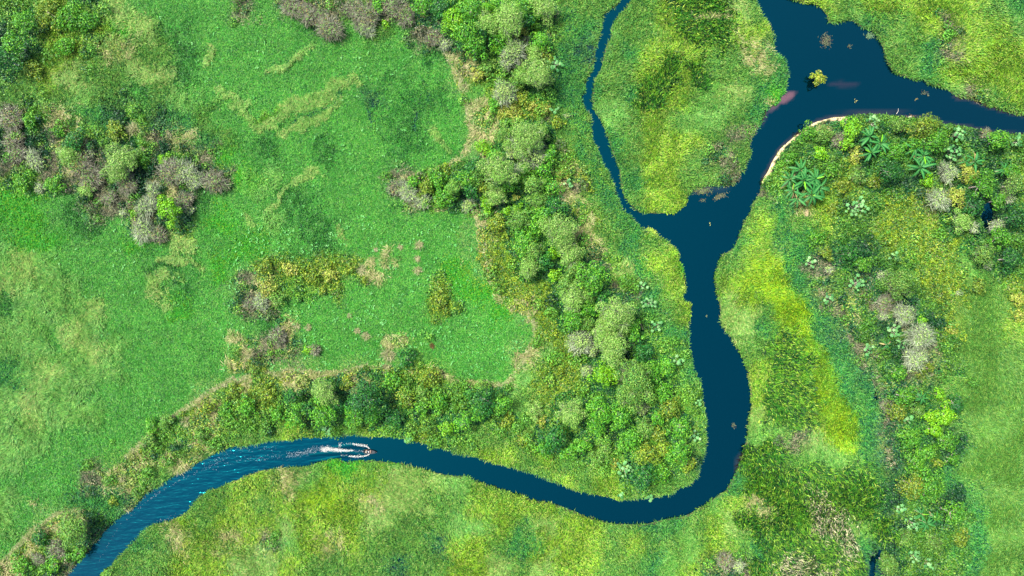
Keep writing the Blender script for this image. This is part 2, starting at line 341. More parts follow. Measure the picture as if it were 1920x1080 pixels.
# ---------------------------------------------------------------- water
wx_, wy_ = np.arange(-164, 164.1, .8), np.arange(-107, 107.1, .8)
X, Y = np.meshgrid(wx_, wy_, indexing='ij')
PX, PY = X / S + 960, 540 - Y / S
WBASE = np.array((.00005, .0012, .0022)); 
wt = np.tile(WBASE, X.shape + (1,)) * (.93 + .14 * fbm(X, Y, 30, 3, 2))[..., None]
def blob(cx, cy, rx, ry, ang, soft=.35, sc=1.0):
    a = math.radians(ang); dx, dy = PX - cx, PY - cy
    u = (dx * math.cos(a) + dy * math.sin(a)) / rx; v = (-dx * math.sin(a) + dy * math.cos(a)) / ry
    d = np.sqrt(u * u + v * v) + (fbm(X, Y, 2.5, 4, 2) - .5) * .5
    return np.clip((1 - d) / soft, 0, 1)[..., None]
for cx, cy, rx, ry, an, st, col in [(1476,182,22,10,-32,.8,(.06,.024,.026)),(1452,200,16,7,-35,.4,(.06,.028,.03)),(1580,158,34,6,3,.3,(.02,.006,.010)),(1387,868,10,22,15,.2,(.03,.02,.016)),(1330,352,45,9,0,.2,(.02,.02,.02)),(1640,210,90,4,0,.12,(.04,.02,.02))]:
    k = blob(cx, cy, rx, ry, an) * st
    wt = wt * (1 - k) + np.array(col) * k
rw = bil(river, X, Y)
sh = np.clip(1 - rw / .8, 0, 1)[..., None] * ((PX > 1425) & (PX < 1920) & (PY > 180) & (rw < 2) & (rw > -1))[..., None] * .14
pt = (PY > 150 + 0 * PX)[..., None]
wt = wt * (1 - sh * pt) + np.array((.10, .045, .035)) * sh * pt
chop = np.clip((700 - PX) / 60, 0, 1) * ((PY > 800) & (PX < 720))
trail = np.clip((640 - PX) / 140, 0, 1)
wt = wt * (1 + chop[..., None] * np.array((1., 2.2, 3.0)))
chopv = np.stack([chop * (.45 + .55 * trail)] * 3, -1)
nx, ny = X.shape; vi = np.arange(nx * ny).reshape(nx, ny)
F = np.stack([vi[:-1, :-1], vi[1:, :-1], vi[1:, 1:], vi[:-1, 1:]], -1).reshape(-1, 4)
mw = bpy.data.materials.new('river_water'); mw.use_nodes = True
n = mw.node_tree.nodes; l = mw.node_tree.links; b = n['Principled BSDF']
a = n.new('ShaderNodeAttribute'); a.attribute_name = 'tint'; l.new(a.outputs['Color'], b.inputs['Base Color'])
b.inputs['Roughness'].default_value = .06; b.inputs['IOR'].default_value = 1.6; b.inputs['Specular Tint'].default_value = (.01, .80, .92, 1)
ch = n.new('ShaderNodeAttribute'); ch.attribute_name = 'chop'
tc = n.new('ShaderNodeTexCoord')
n1 = n.new('ShaderNodeTexNoise'); n1.inputs['Scale'].default_value = .9; n1.inputs['Detail'].default_value = 3
l.new(tc.outputs['Object'], n1.inputs['Vector'])
n2 = n.new('ShaderNodeTexNoise'); n2.inputs['Scale'].default_value = 1.0; n2.inputs['Detail'].default_value = 3
mp = n.new('ShaderNodeMapping'); mp.inputs['Rotation'].default_value = (0, 0, math.radians(-30)); mp.inputs['Scale'].default_value = (.25, .9, 1)
l.new(tc.outputs['Object'], mp.inputs['Vector']); l.new(mp.outputs[0], n2.inputs['Vector'])
b1 = n.new('ShaderNodeBump'); b1.inputs['Strength'].default_value = .06; b1.inputs['Distance'].default_value = .15
b2 = n.new('ShaderNodeBump'); b2.inputs['Distance'].default_value = .22
l.new(n1.outputs['Fac'], b1.inputs['Height']); l.new(n2.outputs['Fac'], b2.inputs['Height'])
l.new(ch.outputs['Fac'], b2.inputs['Strength'])
l.new(b1.outputs[0], b2.inputs['Normal']); l.new(b2.outputs[0], b.inputs['Normal'])
wo = mesh_np('river', np.stack([X, Y, X * 0], -1).reshape(-1, 3), F, wt.reshape(-1, 3), mw, smooth=True)
a = wo.data.attributes.new('chop', 'FLOAT_VECTOR', 'POINT'); a.data.foreach_set('vector', chopv.astype(np.float32).ravel())
tag(wo, 'dark blue slow river with a side channel round the grassy island', None, None, 'structure')

TREES = """
22 80 22 G|olive green tree on the left edge, uppermost along that edge
6 110 22 D|dark green tree cut by the left edge above the grey thicket
38 38 20 G|small green tree in the top left corner scrub
88 22 26 O|yellow-green bush in the top left corner, left of a taller green one
128 26 24 G|green bushy tree touching the top edge in the top left corner
60 130 18 O|yellow-green bush below the top left corner tree
118 85 18 G|low green bush in the yellow-green scrub of the top left corner
160 40 18 G|green bush beside the meadow corner at the top left
18 222 22 U|grey leafless bush at the left edge, topmost of the thicket
55 225 15 G|green bush among bare grey shrubs at the upper left of the thicket
22 262 18 U|dark brown leafless bush against the left edge of the thicket
30 255 12 M|half-bare green bush between two brown leafless bushes at the left edge
62 300 17 W|pale silver leafless bush near the left edge of the thicket
30 290 16 U|greyish leafless bush just left of the pale silver one
40 342 18 G|green bush below the pale silver bush at the thicket edge
100 345 16 G|bright green low bush on the meadow side below the thicket
72 352 10 W|small whitish bush on the meadow rim below the thicket
140 262 22 D|dark green bush capped with yellow leaves in the thicket
128 292 20 P|pale green fluffy shrub below the dark green bush in the thicket
108 245 12 G|small bright green bush in the straw at the top of the thicket
165 282 12 W|small pale leafless shrub beside the dark green bush of the thicket
148 308 20 U|grey leafless bush under the pale green shrub in the thicket
165 330 20 U|grey-mauve leafless bush at the centre of the thicket
160 357 14 P|pale green and white bush on the lower edge of the thicket
215 245 18 O|yellow-green bush fringed with straw at the top of the thicket
222 305 30 P|large whitish-green round bush in the middle of the thicket
250 296 15 L|bright lime bush clinging to the large whitish-green bush
270 300 12 G|dark small bush right of the bright lime bush
306 300 14 L|bright green bush at the meadow corner of the thicket
236 342 18 U|pinkish grey leafless bush under the large whitish-green bush
205 372 14 U|grey leafless shrub in the lower part of the thicket
285 352 14 W|pale grey twiggy bush left of the long grey thicket arm
318 322 22 U|grey leafless bush on the thicket arm reaching into the meadow
345 322 20 W|ash grey leafless bush near the end of the thicket arm
366 338 15 W|bone-white bush with branched twigs at the thicket arm
400 340 20 U|brown-grey leafless bush at the very tip of the thicket arm
315 392 26 L|bright lime tree at the foot of the thicket, largest lime crown there
250 400 10 L|small lime bush left of the larger lime tree
272 388 19 W|cream leafless bush between two lime bushes
232 398 9 W|tiny white leafless shrub left of the small lime bush
268 430 20 W|white spiky leafless bush, lowest of the thicket
292 440 16 U|dark brown leafless bush beside the white spiky lowest bush
356 395 9 W|small round white leafless bush right of the lime tree
345 375 16 U|brown straw-coloured bush right of the lime tree
546 10 20 U|pink-grey leafless bush at the top edge, first of the row over the meadow
575 25 18 U|mauve leafless bush at the top edge, second of the row
600 30 16 U|brownish leafless bush at the top edge, third of the row
618 52 22 U|grey leafless bush dipping lowest into the meadow from the top edge
660 15 18 U|dark grey leafless bush touching the top edge midway along the row
685 28 22 U|large grey-brown leafless bush at the top edge beside a green gap
685 52 16 W|pale mottled leafless bush hanging below the grey-brown one
708 8 14 G|green bush wedged between grey bushes at the top edge
738 12 20 U|mauve-grey leafless bush nearest the green forest at the top edge
762 32 16 U|dark leafless bush just left of the forest corner
722 45 9 L|small green bush under the grey bushes at the top edge
812 70 15 U|mauve leafless bush at the forest foot over the straw bank
834 84 12 W|pale leafless bush on the upper end of the straw bank
790 8 18 G|bright green tree in the forest corner at the top edge
825 12 20 D|dark green tree second along the forest top edge
852 34 24 L|round bright green tree nearest the meadow in the upper forest
872 60 20 G|green tree below the round bright green one in the upper forest
882 14 22 G|leafy green tree at the top edge above the meadow bank
905 52 18 D|deep green tree with dark gaps in the upper forest
915 18 16 L|light green tree touching the top edge of the forest
840 55 12 G|low green tree leaning over the mauve bushes
890 88 18 G|green tree over the straw bank, lower rim of the upper forest
865 88 12 D|small dark tree on the straw bank rim
918 42 20 P|pale silvery tree left of the big frosted crown in the upper forest
957 32 26 P|big frosted pale green crown in the upper forest
940 8 12 G|green tree squeezed against the top edge above the frosted crown
990 12 18 G|smooth green crown touching the top edge right of the frosted crown
1020 8 20 P|pale ghostly tree in the forest's top right corner
1008 25 10 L|small yellow-green tree under the smooth green crown
1000 46 11 L|yellow-green shrub between dark gaps near the forest edge
988 38 14 D|dark green tree in the shade right of the frosted crown
975 58 13 Y|small cream and yellow shrub below the frosted crown
936 72 17 G|vivid green tree between silvery crowns in the upper forest
932 92 10 L|small lime crown under the vivid green tree
960 98 22 W|whitest lacy tree of the upper forest
986 80 12 U|grey bare twigs right of the whitest lacy tree
1000 100 14 P|pale crown right of the whitest lacy tree
1012 76 16 G|green tree on the right rim of the upper forest
1018 100 14 O|olive tree on the forest rim beside the pale crown
975 115 14 W|small white lacy tree just below the whitest one
1040 118 15 B|jade green broad-leaved plant in a dark gap by the marsh channel
1010 135 24 P|pale grey-green tree by the marsh below the upper forest
975 140 16 M|soft green tree left of the pale grey-green one by the marsh
915 125 14 M|soft green shrub below the upper forest over the straw bank
900 138 14 Y|yellow flowering shrub at the top of the straw bank
945 172 20 W|white lacy tree alone in the yellow scrub
930 195 14 G|green shrub under the lone white lacy tree
975 185 18 O|golden olive shrub right of the lone white lacy tree
960 205 18 Y|golden yellow shrub in the middle of the scrub belt
1000 198 12 Y|brightest yellow shrub of the scrub belt
1022 205 13 Y|yellow shrub by the mint-leaved plant
938 210 12 Y|yellow shrub on the left side of the scrub belt
1040 205 9 B|mint green broad-leaved plant beside yellow shrubs
1064 217 6 W|tiny white tuft on the edge of the marsh channel
1045 230 12 O|pale yellow shrub above a bare dark gully
905 275 16 L|bright green round tree at the corner of the mid meadow
925 290 14 G|green tree touching the bright round one at the meadow corner
944 250 15 M|soft green tree above the frosted mid forest crowns
985 258 28 P|large frosted crown at the top of the mid forest
1015 245 16 M|soft green tree right of the large frosted crown
1000 290 22 W|silver lacy crown below the large frosted crown
1030 290 14 G|green tree right of the silver lacy crown
960 285 12 W|small white lacy crown left of the silver one
940 318 28 P|wide pale lime crown in the left of the mid forest
900 312 18 D|dark green tree between wide pale crown and meadow
895 328 16 M|soft green tree at the dark one's foot by the meadow
875 335 16 G|green tree in the peninsula pointing into the meadow
882 355 13 D|rich dark green round tree in the meadow peninsula
905 350 13 O|golden-green small tree right of the rich dark one
850 350 16 M|soft green tree halfway along the meadow peninsula
820 335 18 G|leafy green shrub on the meadow peninsula's upper side
835 370 18 G|green shrub on the meadow peninsula's lower side
800 350 16 O|olive shrub near the meadow peninsula's tip
775 342 14 G|green shrub at the leafy end of the meadow peninsula
762 358 18 W|ashen leafless bush at the meadow peninsula's tip
740 352 14 U|grey leafless bush, outermost of the meadow peninsula
792 378 14 W|pale twiggy bush under the meadow peninsula
878 385 12 W|white mottled bush above the straw bank of the mid meadow
912 380 12 L|brightest lime crown of the mid forest, two-lobed
913 392 11 L|lime crown fused under the brightest lime crown
930 365 16 P|pale mottled crown above the brightest lime crown
985 328 14 G|deep green crown under silver twigs in the mid forest
1018 318 15 G|green crown near the marsh side of the mid forest
1000 345 18 M|medium green crown at the heart of the mid forest
967 370 6 Y|tiny yellow crown at the heart of the mid forest
970 392 11 L|yellow-lime crown with bare twigs at the heart of the mid forest
950 395 10 L|small lime crown left of the yellow-lime one
955 345 14 G|green crown between wide pale and medium green crowns
1035 350 16 G|green crown on the marsh side above the grey gully
1055 325 13 Y|straw-yellow shrub above the grey gully
1066 343 10 B|mint broad-leaved plant at the top of the grey gully
1010 375 16 M|mottled green crown right of the tiny yellow crown
1042 390 18 D|shadowy dark green crown beside the grey gully
1022 402 18 G|bright green crown above a frosted one in the mid forest
972 412 18 M|soft green crown between lime and olive crowns
930 420 18 O|olive shrub by the straw bank of the mid meadow
1000 425 16 G|small bright green crown left of the frosted gully-side one
1052 432 27 P|frosted round crown beside the gully
982 450 20 G|smooth green dome left of the frosted gully-side crown
1000 470 18 M|soft green dome under the smooth green dome
1035 475 14 L|yellow-green crown left of the pale lime crown
1070 475 20 P|pale lime crown with yellow rim beside the gully
1018 488 16 D|dark green crown between pale crowns in the lower mid forest
992 502 17 P|pale grey-green crown near the straw point of the mid meadow
1040 514 14 L|vivid emerald-lime crown, most saturated of the lower mid forest
1078 500 16 M|muted green crown below the pale lime crown
1110 520 24 G|broad green crown at the bare gully's foot
1060 530 14 M|dull mottled crown below the vivid emerald-lime crown
1075 560 22 P|pale crown left of a broad green crown in the lower mid forest
1102 555 16 M|green crown touching a pale crown in the lower mid forest
1118 540 10 G|small green crown under the broad green crown
1130 565 16 D|deep green crown shadowed between two pale crowns
1160 588 27 P|round frosted crown standing apart, nearest the side of the river
1125 588 6 L|tiny yellow-lime crown left of the round frosted crown
1100 580 16 G|green crown left of the tiny yellow-lime crown
1075 600 18 G|green crown at the scrub edge left of the white crowns
1098 606 13 M|soft green crown above the twin-lobed white crown
1130 602 9 P|small pale crown under the tiny yellow-lime crown
1090 642 20 W|left lobe of whitish crowns, chalkiest large crown of the forest
1125 622 11 W|blue-grey leafless crown above the largest frosted crown
1112 655 12 W|ash white leafless crown between chalky and frosted crowns
1138 630 20 P|upper half of the largest frosted crown, speckled cream
1150 655 26 P|largest frosted crown of the forest, beside a black gap
1185 610 14 G|green crown right of the round frosted crown's foot
1190 628 14 G|dark-rimmed green crown over the black gap
1205 662 16 D|deep green crown right of the black gap
1135 705 24 L|smooth yellow-lime dome below the largest frosted crown
1100 695 11 W|cream twiggy shrub left of the yellow-lime dome
1192 712 30 M|large grey-green dome right of the yellow-lime dome
1185 742 24 M|grey-green dome joined under the large one
1222 700 18 G|green crown between grey-green dome and river
1250 690 16 G|green crown near the river, above the waterside slope
1205 535 10 B|mint broad-leaved plant on the slope above the pale one
1218 568 15 B|pale mint broad-leaved plant with bare stem on the slope
1232 612 12 B|frosted mint broad-leaved plant on the river slope
1270 678 12 B|jade broad-leaved plant near the river shore above the bend
1170 540 8 M|small pale shrub at the start of the river slope
1245 735 16 G|leafy crown above a golden one in the river bend
1072 776 22 P|smooth pale green dome on the scrub side of the bend grove
1125 772 22 G|dense green crown in the bend grove below the lime dome
1120 800 16 G|dense green crown joined under another in the bend grove
1163 780 20 G|smooth green dome centre of the bend grove
1204 766 12 W|grey bare twigs in a black gap of the bend grove
1233 785 12 G|small green crown left of a golden crown in the bend grove
1256 768 20 O|golden-green crown near the river in the bend grove
1278 805 18 G|green crown nearest the water midway down the bend grove
1210 805 16 M|soft green crown at the black gap of the bend grove
1232 812 14 O|orange-tinted green crown in the bend grove
1185 825 18 G|leafy green crown amid the bend grove
1215 850 22 O|olive dome with cream top in the bend grove
1243 842 18 O|olive crown right of the cream-topped dome
1275 850 20 G|bright green crown by the lower river bend
1092 838 15 G|light green crown above the river's inner bank in the bend grove
1070 850 14 G|vivid small crown on the inner bank of the bend
1040 825 22 D|dark green crown at the left end of the bend grove
1018 845 14 G|green shrub left of the dark crown of the bend grove
1135 842 13 M|grey-green shrub with pinkish top in the bend grove
1122 862 15 M|pale green shrub on the inner bank of the bend
1150 868 10 Y|straw coloured shrub on the inner bank of the bend
1172 880 16 B|pale broad-leaved plant on the inner bank of the bend
1208 895 18 D|dark leafy crown closest to the bottom of the bend
1240 890 16 G|green shrub on the bend's inner tip
1290 870 16 O|yellow-green shrub where the river starts to bend
1306 820 11 B|mint broad-leaved plant leaning to the river in the bend
1311 755 6 B|tiny mint plant on the shore of the straight reach
1220 936 7 B|tiny mint plant overhanging the water at the bend's bottom
1165 930 5 B|tiny pale plant leaning over the bend's outer water, left one
1000 770 14 P|pale shrub in the scrub left of the bend grove
1015 790 10 Y|straw yellow shrub left of the smooth pale dome
435 735 14 O|olive bush at the far left end of the riverside belt
462 765 17 G|green bush at the left end of the riverside belt
425 770 14 G|green bush over the river where the belt narrows
500 742 16 O|yellow-green bush on the meadow rim of the riverside belt
545 745 14 D|bluish green small crown in the riverside belt
520 778 14 G|green bush low in the riverside belt above the disturbed water
552 785 19 G|bright leafy crown in the riverside belt with yellow foot
605 738 22 P|silvery crown of the riverside belt over the boat's wake
600 780 22 G|leafy crown hanging under the silvery crown
632 762 14 D|dark crown right of the leafy one under the silvery crown
575 765 12 D|dark teal crown left of the leafy one in the riverside belt
685 755 32 D|largest dark green crown of the riverside belt, above the boat
660 785 18 G|leafy green crown below and left of the largest dark crown
700 782 16 G|yellow-tinged crown below the largest dark crown
738 785 15 D|dark crown on the river side right of the largest dark crown
650 720 12 O|olive bush above the largest dark crown on the meadow rim
762 745 18 O|brownish olive bush in the middle of the riverside belt
790 735 14 M|soft green bush in the middle of the riverside belt
790 765 14 G|green bush above the river right of the brownish olive bush
822 755 17 G|leafy crown right of the brown bushes in the riverside belt
838 803 15 L|bright lime round crown over the river, right half of the belt
870 795 15 G|round green crown right of the bright lime one
905 750 24 D|wide dark green crown near the scrub end of the belt
905 730 14 M|pale rimmed bush with straw collar at the meadow corner
900 775 14 G|green crown under the wide dark one
940 760 16 G|green crown right of the wide dark one
950 790 14 O|olive bush where the belt meets the scrub
612 808 10 B|pale mint plant overhanging the water above the wake
765 826 6 B|small mint plant overhanging the water right of the boat
762 672 18 D|round dark green bush with straw skirt in the lower meadow
577 657 10 L|small lime bush inside a dark brown twig ring
590 655 11 U|dark brown twiggy bush circling a small lime bush
805 705 20 O|golden olive bush under the round dark meadow bush
735 712 16 G|green bush on the meadow rim below a straw tuft
824 565 17 O|yellow-green bush with straw skirt alone in the meadow
503 540 18 Y|cream and yellow bush on the left end of the meadow scrub patch
488 568 15 W|greyish white bush under the cream and yellow one
520 560 14 M|soft green bush right of the greyish white one
465 565 12 U|mauve leafless bush left of the greyish white one
500 500 14 O|golden bush at the upper left of the meadow scrub patch
545 505 15 Y|golden bush in the meadow scrub patch
585 520 14 O|olive bush in the middle of the meadow scrub patch
620 515 14 Y|pale golden bush near the right of the meadow scrub patch
655 505 10 O|straw-fringed bush at the right tip of the meadow scrub patch
605 545 9 O|small olive bush below the meadow scrub patch
520 630 16 U|brown leafless bush between meadow and riverside belt
132 998 28 M|grey-green round tree in the bottom left copse
75 1010 16 D|dark green bush at the meadow side of the bottom left copse
105 1030 16 U|mauve leafless bush in the bottom left copse
100 1060 14 G|green bush touching the bottom edge in the bottom left copse
38 1062 18 G|green bush in the bottom left corner
148 1040 14 G|green bush by the water in the bottom left copse
70 1050 12 U|brown leafless bush in the bottom left corner copse
212 940 9 O|orange-tinged low bush on the bank upstream of the copse
285 800 14 G|green bush on the meadow rim above the rippled water
310 790 14 M|grey-green bush on the meadow rim next to straw
390 765 14 O|olive bush leaning to the meadow left of the belt
375 815 14 M|soft green bush above the rippled water
280 825 14 M|straw and green bush among dry tufts on the rippled reach
1538 147 14 Q|small round yellow-green tree standing alone in the water
1598 240 22 L|vivid green tree on the sandy point beside bananas
1590 268 14 L|vivid green lower lobe of trees at the left of the banana row
1575 262 14 U|grey leafless shrub left of the vivid green tree
1606 292 15 Y|straw yellow bush under the vivid green tree
1515 248 16 G|green bush on the sandy point
1545 252 15 M|mottled green bush behind the sandy point
1480 300 14 G|green bush nearest the sand strip
1540 290 14 L|light green bush above the large banana clump
1560 320 15 G|green bush right of the large banana clump
1580 350 15 O|olive bush below and right of the large banana clump
1560 390 13 O|lime-yellow bush beside the bare sandy spot
1640 228 14 B|mint broad-leaved plant on the shore above the bananas
1690 235 16 M|soft green bush by the shore between banana plants
1735 238 24 O|broad olive tree on the shore above the banana row
1715 270 14 G|green tree between second banana plant and olive tree
1760 262 20 G|green tree right of the second banana plant
1800 250 15 B|pale jade broad-leaved plant on the right-hand shore
1850 250 10 U|mauve-grey shrub on the right-hand shore
1878 262 20 G|leafy green tree near the shore at the right edge
1908 262 15 B|mint broad-leaved plant at the right edge shore
1792 285 17 B|round-leaved green tree with bare white branch
1680 285 18 G|yellow-green tree between the first two banana plants
1670 320 22 D|dark leafy tree below the first two banana plants
1640 340 14 O|olive bush under the first banana plants
1610 330 16 M|soft green bush below the straw yellow bush
1782 322 16 W|silver-white leafless tree below the round-leaved tree
1818 325 17 Y|straw yellow tree touching the silver-white one
1850 345 24 G|leafy green tree between banana plants and the black gap
1900 320 16 G|green tree on the right edge below small banana plant
1905 345 18 M|mottled tree on the right edge, upper one
1740 340 14 L|bright green bush below the second banana plant
1765 372 18 W|smoky grey leafless tree left of a golden one
1795 368 18 Y|golden tree beside the smoky grey leafless tree
1830 385 20 D|dark green tree left above the black gap
1875 375 14 G|green tree right above the black gap
1893 365 14 W|grey bare twigs at the right side of the thick grove
1808 414 17 P|frosted crown left of the black gap
1828 425 10 W|white leafless crown at the black gap
1873 422 12 W|grey leafless crown right of the black gap
1908 405 20 D|dark green tree at the right edge beside the black gap
1880 445 18 G|green tree below the black gap
1850 475 20 M|soft grey-green tree with pale foot below the frosted crown
1900 485 20 D|dark green tree at the right edge, lowest of the grove
1855 497 9 W|whitish twigs at the foot of the soft grey-green tree
1612 388 20 B|broad-leaved mint plant right of the large banana clump
1550 475 13 O|yellow-green crown in the middle of the right bank scrub
1520 492 12 B|pale mint plant left of the yellow-green crown
1595 475 18 D|dark teal tree at the shady centre of the right bank
1620 495 14 G|green crown beside the dark teal tree
1530 448 14 G|green bush above the yellow-green crown
1555 505 8 W|small grey leafless shrub under the yellow-green crown
1610 530 15 B|jade broad-leaved plant below the dark teal tree
1555 560 12 B|jade broad-leaved plant at the ravine edge
1690 532 26 M|grey-green domed tree in the middle of the right bank
1655 515 10 W|ashen twigs left of the grey-green domed tree
1680 480 10 B|small mint plant above the grey-green domed tree
1660 568 16 U|smoky leafless shrub below the grey-green domed tree
1700 588 18 W|ash grey leafless tree, upper one of the grey pair
1732 630 22 W|large ash grey leafless tree, middle of the right bank
1722 672 20 W|grey leafless tree with yellow leaves underneath
1738 690 13 O|olive crown at the foot of the grey leafless trees
1655 592 9 W|tiny white bare shrub above the yellow-tipped banana plant
1800 548 7 W|lone white bare shrub in the yellow scrub
1730 602 11 L|bright green crown right of the upper grey leafless tree
1680 620 14 B|jade plant right above the yellow-tipped banana plant
1695 645 12 B|dark jade plant right of the yellow-tipped banana plant
1630 655 12 B|mint plant in the ravine scrub beside the yellow-tipped banana plant
1910 560 14 Y|yellow bush at the right edge in the pale meadow
1912 592 11 Y|lower yellow bush at the right edge in the pale meadow
1835 540 14 O|golden bush at the top rim of the pale meadow
1785 615 11 Y|yellow bush on the pale meadow's left rim
1765 560 13 O|olive golden bush above the pale meadow's left rim
1688 700 14 G|green crown at the top of the lower right grove
1700 745 18 G|green crown left of the small teal banana plant
1685 770 18 O|olive crown in the lower right grove by the ravine
1662 762 12 U|grey shrub on the ravine edge of the lower right grove
1764 740 12 L|yellow-green crown right of the small teal banana plant
1745 782 15 L|lime lobe left of the largest lime crown
1775 780 21 L|largest lime crown of the lower right grove
1755 808 17 L|lime crown below the largest lime crown
1795 760 16 D|dark green crown over the largest lime crown
1706 787 8 B|pale mint plant left of the lime crowns
1725 770 12 M|dull green crown between banana plant and lime crowns
1710 820 20 G|green crown between ravine and lime crowns
1740 850 18 G|green crown below the lime crowns
1780 830 18 G|mottled crown right under the lime crowns
1788 862 12 G|small green crown on the pale meadow side of the grove
1720 868 18 G|green crown above the great olive dome
1760 868 10 O|olive crown with straw top above the great olive dome
1715 912 24 O|great olive dome, ravine side half
1750 915 26 G|great green dome beside the lower banana clump
1790 965 20 G|green dome right of the lower banana clump
1800 1010 16 O|olive bush below the lower banana clump's right side
1750 1020 16 M|dull green bush under the lower banana clump
1715 985 14 B|pale mint plant left of the lower banana clump
1700 1012 14 M|muted bush between the ravine pool and mint plants
1718 1045 13 B|mint plant near the bottom edge right of the ravine pool
1745 1060 11 B|jade plant near the bottom edge, outer of a pair
1670 1062 20 M|grey-green dome at the bottom edge beside the ravine pool
1690 955 10 B|small jade plant above the muted ravine bush
1360 1052 16 U|grey leafless bush at the bottom edge beside the reeds
1385 1062 12 W|pale twiggy bush at the bottom edge beside the reeds
"""
# ---------------------------------------------------------------- ground cover: real blades and leaves
def unit(v): return v / np.maximum(np.linalg.norm(v, axis=-1, keepdims=True), 1e-9)
def blades(p, az, el, L, W, roll):
    """rhombic leaf / blade quads: base, side, tip, side"""
    d = np.stack([np.cos(az) * np.cos(el), np.sin(az) * np.cos(el), np.sin(el)], -1)
    side = np.stack([-np.sin(az), np.cos(az), 0 * az], -1)
    up = np.cross(d, side)
    w = side * np.cos(roll)[:, None] + up * np.sin(roll)[:, None]
    mid = p + d * (L * .42)[:, None]
    tip = p + d * L[:, None]; tip[:, 2] -= L * .12 * np.cos(el)
    co = np.stack([p, mid + w * (W / 2)[:, None], tip, mid - w * (W / 2)[:, None]], 1)
    return co.reshape(-1, 3)
def quads(n): return np.arange(n * 4).reshape(n, 4)

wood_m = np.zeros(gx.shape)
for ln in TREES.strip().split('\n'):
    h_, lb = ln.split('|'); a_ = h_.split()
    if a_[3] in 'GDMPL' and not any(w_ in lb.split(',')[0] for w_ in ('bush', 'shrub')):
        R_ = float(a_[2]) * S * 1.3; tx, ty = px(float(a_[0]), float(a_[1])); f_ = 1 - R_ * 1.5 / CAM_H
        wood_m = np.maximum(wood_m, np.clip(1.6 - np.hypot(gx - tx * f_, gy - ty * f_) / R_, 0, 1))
NB = 2300000
x = rng.uniform(-148, 148, NB); y = rng.uniform(-89, 89, NB)
s = bil(sdw, x, y); r = rng.random(NB)
far_out = (np.abs(x) > 139) | (np.abs(y) > 80)
keep = (s < .12) & ~(far_out & (rng.random(NB) < .45))
X_, Y_ = x / S + 960, 540 - y / S
keep &= ~((bil(river, x, y) > -1.2) & (X_ > 1428) & (X_ < 1585) & (Y_ > 208) & (Y_ < 340) & (rng.random(NB) < .93))
keep &= ~(((X_ - 1511) ** 2 + ((Y_ - 399) / 1.5) ** 2 < 30))
x, y, s, r = x[keep], y[keep], s[keep], r[keep]
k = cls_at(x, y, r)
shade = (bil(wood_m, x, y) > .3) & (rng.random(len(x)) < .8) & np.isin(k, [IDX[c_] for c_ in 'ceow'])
k[shade] = IDX['k']  # shade under and between crowns, painted as darker leaf colour
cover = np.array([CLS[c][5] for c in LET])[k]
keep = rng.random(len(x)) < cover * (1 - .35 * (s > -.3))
x, y, s, k = x[keep], y[keep], s[keep], k[keep]
